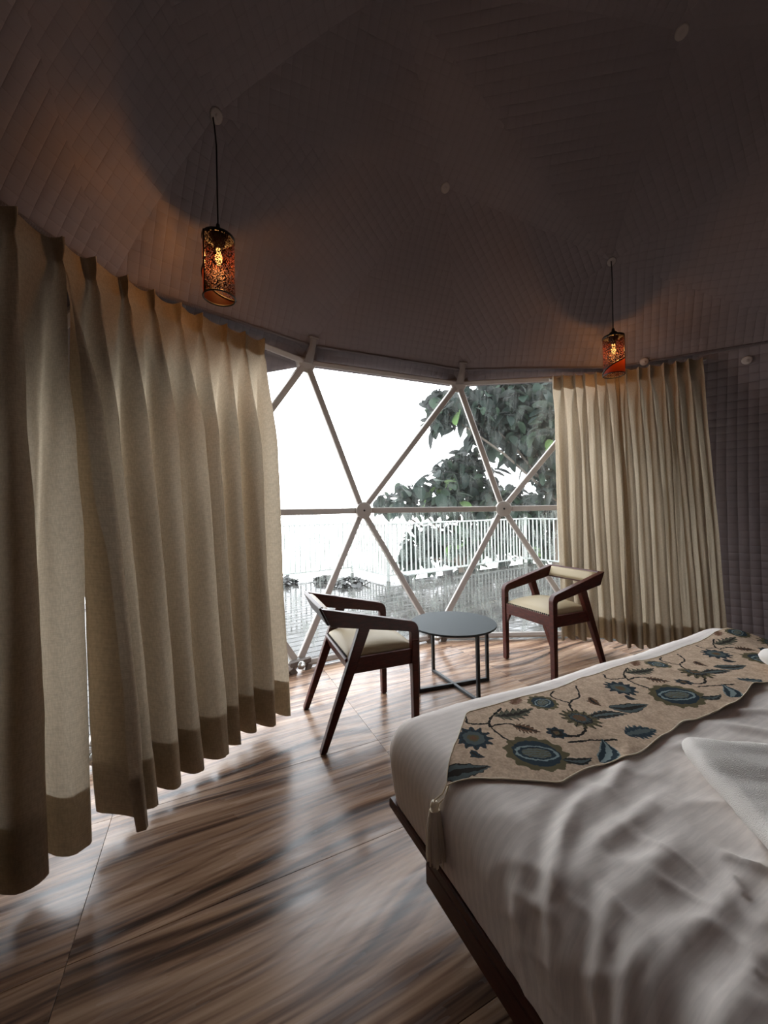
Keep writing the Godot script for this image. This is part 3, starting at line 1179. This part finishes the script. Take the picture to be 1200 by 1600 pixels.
func build_runner() -> void:
	var o := thing("bed_runner", "beige bed runner printed with dark blue and olive flowers, laid across the bed", "bed runner", bed_at, bed_turn)
	var nu := 230
	var nv := 44
	var pts := PackedVector3Array()
	var uvs := PackedVector2Array()
	for i in nu + 1:
		var t := i / float(nu)
		var u := lerpf(0.022, 2.42, t)
		var e := runner_edge(u)
		for j in nv + 1:
			var s := j / float(nv)
			var v := lerpf(e.x, e.y, s)
			var wob := 0.010 * soft.get_noise_1d(u * 260.0) * (s - 0.3)
			v += wob + 0.014 * sin(u * 11.0 + 1.0) * smoothstep(0.55, 1.0, s) * smoothstep(0.26, 0.5, u)
			var p := duvet(u, v)
			# its own ripples stand proud of the cover
			var rip := maxf(0.0, soft.get_noise_2d(u * 240.0 + 30.0, v * 160.0)) * 0.016 + 0.014 * exp(-pow((u - 0.92) / 0.05, 2.0)) + 0.018 * exp(-pow((u - 1.38 - (v - 0.3) * 0.4) / 0.06, 2.0))
			p.y += 0.006 + rip * smoothstep(0.0, 0.3, t) * (0.4 + 0.6 * s) * (1.0 if u < 2.1 else 0.0)
			if u > 2.2 or u < 0.13:
				p.x += 0.006 * (1.0 if u > 1.0 else -1.0)
			pts.append(p)
			uvs.append(Vector2(u / 2.42, (v - 0.08) / 0.45))
	var b := MB.new()
	b.grid(nv, nu, pts, uvs)
	M.runner = mat(Color.WHITE, 0.95, 0.15)
	M.runner.albedo_texture = runner_print()
	obj("cloth", b, M.runner, o)
	# hem piping down both edges
	var pb := MB.new()
	for s in [0, nv]:
		var path := []
		for i in range(0, nu + 1, 2):
			path.append(pts[i * (nv + 1) + s])
		pb.tube(path, 0.002, 6)
	obj("piping", pb, M.tassel, o)
	# tassel hanging from the point down the side of the bed
	var tip := pts[0]
	var head := Vector3(-0.022, tip.y - 0.045, 0.345)
	var tb := MB.new()
	tb.tube([tip, tip + Vector3(-0.014, -0.02, 0), head + Vector3(0, 0.015, 0), head], 0.0025, 6)
	tb.tube([tip + Vector3(0.004, 0, 0.006), tip + Vector3(-0.012, -0.03, 0.006), head + Vector3(0, 0.0, 0.003)], 0.002, 6)
	tb.lathe(Transform3D(Basis(), head), [Vector2(0, 0.012), Vector2(0.010, 0.010), Vector2(0.013, 0.0), Vector2(0.010, -0.010), Vector2(0.013, -0.016), Vector2(0.016, -0.03)], 14)
	var ts := obj("tassel", tb, M.tassel, o)
	var fb := MB.new()
	var r2 := RandomNumberGenerator.new()
	r2.seed = 12
	fb.lathe(Transform3D(Basis(), head), [Vector2(0.010, -0.012), Vector2(0.017, -0.04), Vector2(0.021, -0.09), Vector2(0.024, -0.135), Vector2(0.0, -0.138)], 20)
	for k in 70:
		var a := r2.randf() * TAU
		var q := 0.9 + 0.15 * r2.randf()
		var p0 := head + Vector3(cos(a) * 0.012 * q, -0.012, sin(a) * 0.012 * q)
		var p2 := head + Vector3(cos(a) * 0.024 * q - 0.002, -0.135 - r2.randf() * 0.02, sin(a) * 0.026 * q + 0.002 + r2.randf() * 0.006)
		var p1 := p0.lerp(p2, 0.45) + Vector3(cos(a), 0, sin(a)) * 0.006 * q
		fb.tube([p0, p1, p2], 0.0026, 5)
	obj("fringe", fb, M.tassel, ts)


func runner_print() -> ImageTexture:
	var W := 2048
	var Hh := 380
	var k := W / 2.42
	var img := Image.create(W, Hh, false, Image.FORMAT_RGB8)
	for y in Hh:
		for x in W:
			var g := 0.5 * fine.get_noise_2d(x * 9.0, y * 9.0) + 0.5 * fine.get_noise_2d(x * 2.5, y * 2.5)
			img.set_pixel(x, y, c8(218, 194, 170).lerp(c8(178, 154, 132), 0.5 + g * 0.8))
	var navy := c8(42, 56, 66)
	var teal := c8(80, 92, 94)
	var pale := c8(132, 150, 152)
	var olive := c8(92, 86, 64)
	var brown := c8(104, 76, 58)
	var dark := c8(44, 42, 40)
	var rose := c8(128, 98, 84)
	var paint := func(u: float, v: float, rad: float, f: Callable) -> void:
		# f(offset in metres) -> Color, transparent outside
		var cx := u * k
		var cy := (v - 0.08) / 0.45 * Hh
		var ry := rad / 0.45 * Hh
		for y in range(maxi(0, int(cy - ry)), mini(Hh, int(cy + ry) + 1)):
			for x in range(maxi(0, int(cx - rad * k)), mini(W, int(cx + rad * k) + 1)):
				var d := Vector2((x - cx) / k, (y - cy) / Hh * 0.45)
				var c: Color = f.call(d + Vector2(fine.get_noise_2d(x * 4.0, y * 4.0), fine.get_noise_2d(x * 4.0 + 99.0, y * 4.0)) * 0.004)
				if c.a > 0.0:
					img.set_pixel(x, y, img.get_pixel(x, y).lerp(c, c.a * 0.93))
	var none := Color(0, 0, 0, 0)
	var sun := func(u: float, v: float, rad: float, np: int, outer: Color, inner: Color) -> void:
		paint.call(u, v, rad * 1.15, func(d: Vector2) -> Color:
			var l := d.length() / rad
			var a := d.angle()
			var edge := 0.86 + 0.14 * cos(a * np)
			if l > edge:
				return none
			if l < 0.18:
				return brown
			if l < 0.30:
				return olive
			if l < 0.55:
				return inner
			return dark if absf(fposmod(a * np / TAU + 0.5, 1.0) - 0.5) < 0.07 else outer)
	var pome := func(u: float, v: float, rad: float, tilt: float) -> void:
		paint.call(u, v, rad * 1.3, func(d0: Vector2) -> Color:
			var d := d0.rotated(-tilt)
			var e := Vector2(d.x / (rad * 1.15), d.y / rad)
			var l := e.length()
			var sc := 0.95 + 0.06 * cos(e.angle() * 13.0)
			if l > sc:
				return none
			if l > 0.72:
				return olive
			if l > 0.66 + 0.05 * cos(e.angle() * 9.0):
				return navy
			var m := Vector2(d.x / (rad * 0.78), d.y / (rad * 0.42)).length()
			if m > 1.0:
				return navy
			if m > 0.84:
				return pale
			if m > 0.66:
				return navy
			return pale.lerp(teal, 0.6) if fposmod(d.y / rad * 9.0, 1.0) < 0.45 else c8(92, 88, 70))
	var leaf := func(u: float, v: float, ln: float, wd: float, ang: float, bend: float, c1: Color, c2: Color, saw: float) -> void:
		paint.call(u, v, ln * 0.62, func(d0: Vector2) -> Color:
			var d := d0.rotated(-ang)
			var t := d.x / ln + 0.5
			if t < 0.0 or t > 1.0:
				return none
			var y := d.y - bend * (1.0 - pow(2.0 * t - 1.0, 2.0))
			var w := wd * pow(sin(PI * pow(t, 0.75)), 0.9) * (1.0 + saw * (fposmod(t * 7.0, 1.0) - 0.5))
			if absf(y) > w:
				return none
			return c2 if absf(y) < w * 0.32 or absf(y) > w * 0.86 else c1)
	var stem := func(pts: Array, wd: float, c: Color) -> void:
		var cv := Curve2D.new()
		for i in pts.size():
			var t: Vector2 = (pts[mini(i + 1, pts.size() - 1)] - pts[maxi(i - 1, 0)]) * 0.2
			cv.add_point(pts[i], -t, t)
		for p in cv.tessellate_even_length(5, 0.004):
			paint.call(p.x, p.y, wd, func(d: Vector2) -> Color: return c if d.length() < wd * 0.75 else none)
	# the motifs of the first metre, then the same again along the cloth
	for rep in [0.0, 0.78, 1.56]:
		var q := Vector2(rep, 0.0)
		stem.call([Vector2(0.30, 0.36) + q, Vector2(0.29, 0.24) + q, Vector2(0.33, 0.18) + q, Vector2(0.42, 0.14) + q], 0.005, dark)
		stem.call([Vector2(0.30, 0.22) + q, Vector2(0.36, 0.23) + q, Vector2(0.40, 0.28) + q], 0.005, dark)
		stem.call([Vector2(0.30, 0.20) + q, Vector2(0.24, 0.17) + q, Vector2(0.26, 0.13) + q], 0.005, dark)
		stem.call([Vector2(0.47, 0.36) + q, Vector2(0.54, 0.39) + q, Vector2(0.61, 0.35) + q, Vector2(0.63, 0.30) + q], 0.006, dark)
		stem.call([Vector2(0.47, 0.40) + q, Vector2(0.56, 0.43) + q, Vector2(0.62, 0.46) + q], 0.005, dark)
		stem.call([Vector2(0.63, 0.30) + q, Vector2(0.70, 0.22) + q, Vector2(0.78, 0.20) + q, Vector2(0.84, 0.14) + q], 0.005, dark)
		stem.call([Vector2(0.70, 0.22) + q, Vector2(0.68, 0.15) + q, Vector2(0.73, 0.12) + q], 0.005, dark)
		sun.call(0.20 + rep, 0.245, 0.066, 12, navy, teal)
		pome.call(0.325 + rep, 0.395, 0.088, 0.5)
		sun.call(0.63 + rep, 0.32, 0.072, 14, olive, dark)
		sun.call(0.63 + rep, 0.315, 0.040, 9, teal, brown)
		pome.call(0.60 + rep, 0.175, 0.058, -0.3)
		leaf.call(0.44 + rep, 0.185, 0.17, 0.030, 0.15, 0.01, olive.lerp(teal, 0.4), dark, 0.8)
		leaf.call(0.40 + rep, 0.285, 0.09, 0.024, 0.9, 0.0, brown, dark, 0.9)
		sun.call(0.475 + rep, 0.345, 0.036, 7, navy, dark)
		leaf.call(0.53 + rep, 0.468, 0.13, 0.030, -0.6, 0.022, navy, pale, 0.0)
		leaf.call(0.09 + rep, 0.345, 0.15, 0.030, 0.5, 0.012, teal, dark, 0.0)
		leaf.call(0.16 + rep, 0.315, 0.05, 0.016, 1.2, 0.012, navy, dark, 0.0)
		leaf.call(0.42 + rep, 0.465, 0.10, 0.016, 0.3, 0.016, dark, teal, 0.0)
		leaf.call(0.75 + rep, 0.35, 0.15, 0.028, 0.3, -0.008, dark, teal, 0.3)
		leaf.call(0.74 + rep, 0.47, 0.13, 0.036, 0.2, 0.0, navy, teal, 0.5)
		leaf.call(0.52 + rep, 0.115, 0.10, 0.022, -0.5, 0.0, rose, brown, 0.6)
		leaf.call(0.80 + rep, 0.26, 0.07, 0.018, 1.9, 0.01, brown, dark, 0.5)
	return ImageTexture.create_from_image(img)


func towel_mesh(l: float, w: float, h: float, sd: int) -> MB:
	# a towel folded double: two layers that meet in a round fold along -x and lie open along +x
	var nz := FastNoiseLite.new()
	nz.seed = sd
	nz.frequency = 3.0
	var prof := []
	var t := h * 0.5
	# outline of the section from the fold: under layer, crease in the open side, upper layer
	for k in 13:
		var a := -PI * 0.5 - PI * k / 12.0
		prof.append(Vector2(-w * 0.5 + h * 0.5 + cos(a) * h * 0.5, h * 0.5 + sin(a) * h * 0.5))
	for k in 9:
		prof.append(Vector2(lerpf(-w * 0.5 + h * 0.5, w * 0.5 - t * 0.5, (k + 1) / 9.0), h))
	for k in 7:
		var a := PI * 0.5 - PI * k / 6.0
		prof.append(Vector2(w * 0.5 - t * 0.5 + cos(a) * t * 0.5, h * 0.75 + sin(a) * t * 0.5 * 0.98))
	for k in 7:
		var a := PI * 0.5 - PI * k / 6.0
		prof.append(Vector2(w * 0.5 - t * 0.5 - 0.012 + cos(a) * t * 0.5, h * 0.25 + sin(a) * t * 0.5 * 0.98))
	for k in 5:
		prof.append(Vector2(lerpf(w * 0.5 - t * 0.5, -w * 0.5 + h * 0.5, (k + 1) / 5.0), 0.0))
	var ny := 60
	var pts := PackedVector3Array()
	var uvs := PackedVector2Array()
	for j in ny + 1:
		var s := j / float(ny) * 2.0 - 1.0
		var e := sqrt(maxf(0.0, 1.0 - pow(absf(s), 10.0)))
		for i in prof.size():
			var p: Vector2 = prof[i]
			var y := h * 0.5 + (p.y - h * 0.5) * (0.15 + 0.85 * e)
			var q := Vector3(p.x, y, s * l * 0.5)
			if p.y > h * 0.3:
				q.y += 0.016 * nz.get_noise_2d(q.x, q.z) + 0.008 * nz.get_noise_2d(q.x * 3.0, q.z * 3.0)
			q.x *= 1.0 - 0.10 * pow(absf(s), 9.0)
			q.x += 0.008 * nz.get_noise_2d(q.z, 4.0)
			pts.append(q)
			uvs.append(Vector2(p.x, q.z))
	var b := MB.new()
	b.grid(prof.size() - 1, ny, pts, uvs, true)
	for j in [0, ny]:
		var c := Vector3.ZERO
		for i in prof.size():
			c += pts[j * prof.size() + i]
		c /= prof.size()
		for i in prof.size():
			b.tri(c, pts[j * prof.size() + i], pts[j * prof.size() + (i + 1) % prof.size()], Vector3(0, 0, -1.0 if j == 0 else 1.0))
	return b


func build_towels() -> void:
	var xf := Transform3D(Basis(Vector3.UP, bed_turn), bed_at)
	# big folded bath towel: its fold runs from the corner towards the head end
	var dirf := Vector3(-0.613, 0, 0.79)
	var across := Vector3(0.79, 0, 0.613)
	var corner := Vector3(0.705, BT + 0.012, 0.585)
	var ctr := corner + dirf * 0.36 + across * 0.26
	var o := obj("bath_towel", towel_mesh(0.72, 0.52, 0.068, 4), M.terry)
	o.transform = xf * Transform3D(Basis(across, Vector3.UP, dirf), ctr)
	tag(o, "thick white towel folded double, lying on the duvet below the runner", "towel", "white towels on the bed")
	var p := obj("hand_towel", towel_mesh(0.42, 0.30, 0.075, 9), M.terry)
	p.transform = xf * Transform3D(Basis(Vector3(0.95, 0, 0.3), Vector3.UP, Vector3(-0.3, 0, 0.95)), Vector3(1.78, BT + 0.035, 0.665))
	tag(p, "small folded white towel resting against the flowered runner", "towel", "white towels on the bed")


# ---------------------------------------------------------------- outside
func build_outside() -> void:
	var p3 := Vector3(0.84, 0, -0.543)
	var q3 := Vector3(0.543, 0, 0.84)
	var Y := -0.06
	# railing corners on the deck (x, z)
	var c1 := Vector3(-0.78, Y, -9.07)
	var cj := Vector3(-0.17, Y, -7.2)
	cj = c1 + q3 * 1.55
	var c2 := cj + p3 * 4.35
	var c0 := c1 - p3 * 7.5
	var c3 := c2 + q3 * 4.0
	# boards
	var dk := thing("deck", "wet grey timber deck outside the window, boards running to the railing", "deck", Vector3.ZERO, 0.0, "", "structure")
	var corner := c1
	var wd := 0.135
	var r2 := RandomNumberGenerator.new()
	r2.seed = 21
	var hole := PackedVector2Array()
	for a in base_az:
		var e := dome(a, 0.0, R + 0.06)
		hole.append(Vector2(e.x, e.z))
	for k in 74:
		var off := 0.03 + wd * k
		var l0 := -7.6
		var l1 := (c2 - c1).dot(p3) + 0.05 if off > 1.55 else 0.05
		# a board as a polygon on the ground; the dome's own floor is cut out of it
		var sq := PackedVector2Array()
		for e in [[l0, off], [l1, off], [l1, off + wd - 0.008], [l0, off + wd - 0.008]]:
			var w: Vector3 = corner + p3 * e[0] + q3 * e[1]
			sq.append(Vector2(w.x, w.z))
		for poly in Geometry2D.clip_polygons(sq, hole):
			if poly.size() < 3:
				continue
			var b := MB.new()
			b.extrude(poly, -Y, -Y + 0.028, 0.003, Transform3D(Basis(Vector3.RIGHT, Vector3(0, 0, 1), Vector3(0, -1, 0)), Vector3.ZERO))
			obj("board", b, M.deck if r2.randf() < 0.6 else M.deck_dark, dk)
	# railing: runs of posts, rails and balusters
	var rl := thing("railing", "white metal balustrade with upright bars round the edge of the deck", "railing", c1)
	var runs := [[c0, c1], [c1, cj], [cj, c2], [c2, c3]]
	for rn in runs:
		var a: Vector3 = rn[0] - c1
		var z: Vector3 = rn[1] - c1
		var d := (z - a).normalized()
		var sd := d.cross(Vector3.UP)
		var len := a.distance_to(z)
		var b := MB.new()
		b.bar(a + Vector3(0, 1.16, 0), z + Vector3(0, 1.16, 0), 0.05, 0.035, sd, 0.006)
		obj("top_rail", b, M.rail, rl)
		b = MB.new()
		b.bar(a + Vector3(0, 0.12, 0), z + Vector3(0, 0.12, 0), 0.04, 0.035, sd, 0.005)
		obj("bottom_rail", b, M.rail, rl)
		var n := int(len / 0.115)
		var bm := MB.new()
		bm.box(Transform3D(Basis(), Vector3(0, 0.64, 0)), Vector3(0.026, 1.02, 0.026), 0.003)
		var bmesh := bm.mesh()
		for k in range(1, n):
			put("baluster", bmesh, M.rail, rl, Transform3D(Basis(d, Vector3.UP, -sd), a.lerp(z, float(k) / n)))
		b = MB.new()
		b.box(Transform3D(Basis(d, Vector3.UP, -sd), a + Vector3(0, 0.6, 0)), Vector3(0.06, 1.2, 0.06), 0.005)
		obj("post", b, M.rail, rl)
	# low white board bench against the right run
	var bn := thing("bench", "low white plank bench along the railing beneath the tree", "bench", cj + p3 * 0.85 + q3 * 0.22, 0.0)
	bn.basis = Basis(p3, Vector3.UP, q3)
	for k in 2:
		var b := MB.new()
		b.box(Transform3D(Basis(), Vector3(0, 0.16, -0.09 + 0.18 * k)), Vector3(1.3, 0.03, 0.165), 0.004)
		obj("seat_plank", b, M.rail, bn)
	for s in [-0.55, 0.55]:
		var b := MB.new()
		b.box(Transform3D(Basis(), Vector3(s, 0.0725, 0)), Vector3(0.05, 0.145, 0.30), 0.004)
		obj("support", b, M.litter, bn)
	# dark clumps of wet fallen leaves by the left run
	var i := 0
	for e in [[441, 913, 0.34], [508, 909, 0.22], [546, 914, 0.36]]:
		var dir := at(e[0], e[1], 1.0) - EYE
		var tt := (Y - 1.35) / dir.y
		var c := EYE + dir * tt
		var lb := MB.new()
		for k in 46:
			var a := r2.randf() * TAU
			var q := sqrt(r2.randf()) * float(e[2])
			var hgt := 0.16 * (1.0 - q / float(e[2])) * r2.randf()
			var bs := Basis.from_euler(Vector3(r2.randf_range(-0.7, 0.7), r2.randf() * TAU, r2.randf_range(-0.7, 0.7)))
			var pos := Vector3(cos(a) * q, hgt + 0.025, sin(a) * q)
			var pts := PackedVector3Array()
			var uvs := PackedVector2Array()
			for y in 4:
				for x in 3:
					var ww := 0.05 * sin(PI * (0.08 + 0.84 * y / 3.0))
					pts.append(pos + bs * Vector3((x - 1) * ww, 0.012 * absf(x - 1.0), (y / 3.0 - 0.5) * 0.16))
					uvs.append(Vector2(x, y))
			lb.grid(2, 3, pts, uvs)
		var o := obj("leaf_pile", lb, M.litter)
		o.position = c
		tag(o, ["clump of dark wet leaves on the deck closest to the wide curtain", "smallest clump of dark wet leaves, midway along the left railing", "clump of dark wet leaves on the deck by the railing corner"][i], "leaves", "wet leaf clumps on the deck")
		i += 1
	# hillside under the trees
	var gb := MB.new()
	var gp := PackedVector3Array()
	var gu := PackedVector2Array()
	for j in 21:
		for k in 21:
			var x := 0.5 + k * 0.7
			var z := -9.8 - j * 0.55
			gp.append(Vector3(x, -3.2 - 0.10 * j + 0.16 * k + 0.3 * soft.get_noise_2d(x * 40.0, z * 40.0) + (-0.02 * (k - 10) * (k - 10)), z))
			gu.append(Vector2(x, z))
	gb.grid(20, 20, gp, gu, true)
	tag(obj("ground", gb, M.soil), "dark hillside below the deck where the trees grow", "ground", "", "structure")
	build_trees()


func leaf_mesh(l: float, w: float) -> ArrayMesh:
	var b := MB.new()
	var pts := PackedVector3Array()
	var uvs := PackedVector2Array()
	for j in 7:
		var t := j / 6.0
		for i in 5:
			var s := i / 4.0 * 2.0 - 1.0
			var ww := w * 0.5 * pow(sin(PI * (0.03 + 0.94 * pow(t, 0.8))), 0.8)
			pts.append(Vector3(s * ww, 0.10 * l * absf(s) * (1.0 - t) - 0.35 * l * t * t, -t * l))
			uvs.append(Vector2(s, t))
	b.grid(4, 6, pts, uvs)
	return b.mesh()


func tree(called: String, label: String, foot: Vector3, crown: Array, dep: float, parts: int, sd: int) -> void:
	var o := thing(called, label, "tree", foot)
	var r2 := RandomNumberGenerator.new()
	r2.seed = sd
	var lm := [leaf_mesh(0.46, 0.33), leaf_mesh(0.38, 0.26), leaf_mesh(0.54, 0.36)]
	var mats := [M.leaf_a, M.leaf_b, M.leaf_c]
	var mid := Vector3.ZERO
	for e in crown:
		mid += at(e[0], e[1], dep) - foot
	mid /= crown.size()
	var tb := MB.new()
	tb.tube([Vector3.ZERO, mid * 0.35 + Vector3(0.2, 0, 0), mid * 0.75 + Vector3(-0.1, 0, 0.1), mid], [0.20, 0.15, 0.10, 0.05], 10)
	var tk := obj("trunk", tb, M.bark, o)
	var all := []
	for e in crown:
		var c := at(e[0], e[1], dep + r2.randf_range(-0.8, 0.8)) - foot
		var rad: float = e[2] / 600.0 * dep
		var bb := MB.new()
		var root := mid * 0.72
		if c.y < root.y:
			root = mid * clampf(c.y / mid.y - 0.1, 0.3, 0.7)
		bb.tube([root, root.lerp(c, 0.5) + Vector3(0, 0.12, 0.1), c, c + (c - root).normalized() * rad * 0.6], [0.05, 0.035, 0.022, 0.008], 6)
		obj("branch", bb, M.bark, o)
		var n := int(rad * rad * 235.0)
		for k in n:
			var d := Vector3(r2.randfn(), r2.randfn(), r2.randfn()).normalized() * rad * pow(r2.randf(), 0.45)
			var bs := Basis.from_euler(Vector3(r2.randf_range(-1.1, 0.5), r2.randf() * TAU, r2.randf_range(-0.6, 0.6))).scaled(Vector3.ONE * r2.randf_range(0.6, 1.1))
			all.append([Transform3D(bs, c + d), r2.randi() % 3, r2.randi() % 3 if r2.randf() > 0.04 else 3])
	# the ones nearest to the window are single leaves, the rest one mass
	all.sort_custom(func(a, b): return a[0].origin.z > b[0].origin.z)
	for k in mini(parts, all.size()):
		var e = all[k]
		put("leaf", lm[e[1]], mats[e[2]] if e[2] < 3 else M.leaf_young, o, e[0])
	for m in 3:
		var rest := []
		for k in range(parts, all.size()):
			if all[k][2] % 3 == m:
				rest.append(all[k][0])
		if rest.is_empty():
			continue
		var mm := MultiMesh.new()
		mm.transform_format = MultiMesh.TRANSFORM_3D
		mm.mesh = lm[m]
		mm.instance_count = rest.size()
		for k in rest.size():
			mm.set_instance_transform(k, rest[k])
		var mi := MultiMeshInstance3D.new()
		mi.name = "foliage"
		mi.multimesh = mm
		mi.material_override = mats[m]
		mi.set_meta("kind", "stuff")
		o.add_child(mi, true)


func build_trees() -> void:
	tree("broadleaf_tree", "tall broad-leaved tree whose dark crown fills the upper right of the window", Vector3(4.6, -4.0, -11.8),
		[[690, 640, 34], [735, 632, 42], [795, 640, 52], [850, 650, 52], [760, 672, 40], [810, 690, 44], [855, 705, 44], [875, 755, 34], [900, 660, 60], [920, 740, 50], [780, 610, 40], [840, 612, 40], [960, 640, 60], [1000, 720, 60], [960, 800, 50], [1040, 660, 60], [1060, 770, 60], [1000, 590, 50], [1120, 700, 60]], 11.6, 260, 31)
	tree("broadleaf_shrub", "lower big-leaved bush rising behind the balustrade in the middle of the window", Vector3(2.7, -4.3, -12.6),
		[[708, 738, 36], [740, 765, 44], [690, 772, 34], [640, 778, 26], [605, 785, 20], [775, 782, 38], [810, 790, 34], [735, 720, 26], [655, 852, 34], [640, 878, 20], [690, 845, 36], [735, 832, 38], [785, 838, 40], [838, 838, 42], [725, 872, 26]], 12.6, 280, 47)
	tree("broadleaf_tree", "slender broad-leaved tree half hidden by the right curtain", Vector3(6.4, -4.2, -13.4),
		[[850, 785, 30], [870, 800, 30], [885, 830, 40], [905, 780, 40]], 13.2, 60, 53)


func _ready() -> void:
	# camera, sky, exposure
	var cam := Camera3D.new()
	cam.name = "camera"
	cam.position = EYE
	cam.rotation = Vector3(0, 0, -0.02)
	cam.fov = rad_to_deg(2.0 * atan(800.0 / 600.0))
	cam.near = 0.05
	cam.far = 200.0
	add_child(cam)
	cam.current = true
	var sky := ProceduralSkyMaterial.new()
	sky.sky_top_color = c8(226, 232, 238)
	sky.sky_horizon_color = c8(240, 242, 242)
	sky.ground_horizon_color = c8(240, 242, 242)
	sky.ground_bottom_color = c8(226, 228, 228)
	sky.sky_energy_multiplier = 2.5
	sky.ground_energy_multiplier = 2.5
	var env := Environment.new()
	env.background_mode = Environment.BG_SKY
	env.sky = Sky.new()
	env.sky.sky_material = sky
	env.tonemap_mode = Environment.TONE_MAPPER_LINEAR
	env.tonemap_exposure = 1.0
	env.sdfgi_enabled = true
	env.ssao_enabled = true
	env.ssil_enabled = true
	var we := WorldEnvironment.new()
	we.name = "environment"
	we.environment = env
	add_child(we)

	fine.seed = 1
	fine.noise_type = FastNoiseLite.TYPE_SIMPLEX
	fine.frequency = 0.01
	fine.fractal_octaves = 3
	soft.seed = 2
	soft.noise_type = FastNoiseLite.TYPE_SIMPLEX_SMOOTH
	soft.frequency = 0.01
	soft.fractal_type = FastNoiseLite.FRACTAL_NONE
	make_materials()
	M.film_light = M.film.duplicate()
	M.film_light.albedo_color = Color(1, 1, 1, 0.25)
	rings()
	build_shell()
	build_bed()
	# furniture at the window
	var ch := make_chair()
	ch.position = Vector3(-0.19, 0, -2.52)
	ch.rotation.y = deg_to_rad(-68.3)
	ch.set_meta("label", "wooden armchair seen from behind, its back to the wide glowing curtain")
	var ch2: Node3D = ch.duplicate()
	ch2.name = "armchair_001"
	add_child(ch2, true)
	ch2.position = Vector3(1.45, 0, -3.36)
	ch2.rotation.y = deg_to_rad(114.5)
	ch2.set_meta("label", "wooden armchair facing the table, its back to the right curtains")
	build_table()
	build_curtains()
	var lamp := make_lamp(dome(-61.6, 3.55, R - 0.06), 0.66, 2.2)
	lamp.set_meta("label", "lit pendant lamp hanging before the left curtains, nearer of the two")
	var lamp2 := make_lamp(dome(17.1, 3.50, R - 0.06), 0.655, 0.3)
	lamp2.set_meta("label", "lit pendant lamp with a glowing orange foot, before the right curtains")
	build_outside()
	for n in find_children("*", "GeometryInstance3D", true, false):
		n.cast_shadow = GeometryInstance3D.SHADOW_CASTING_SETTING_ON
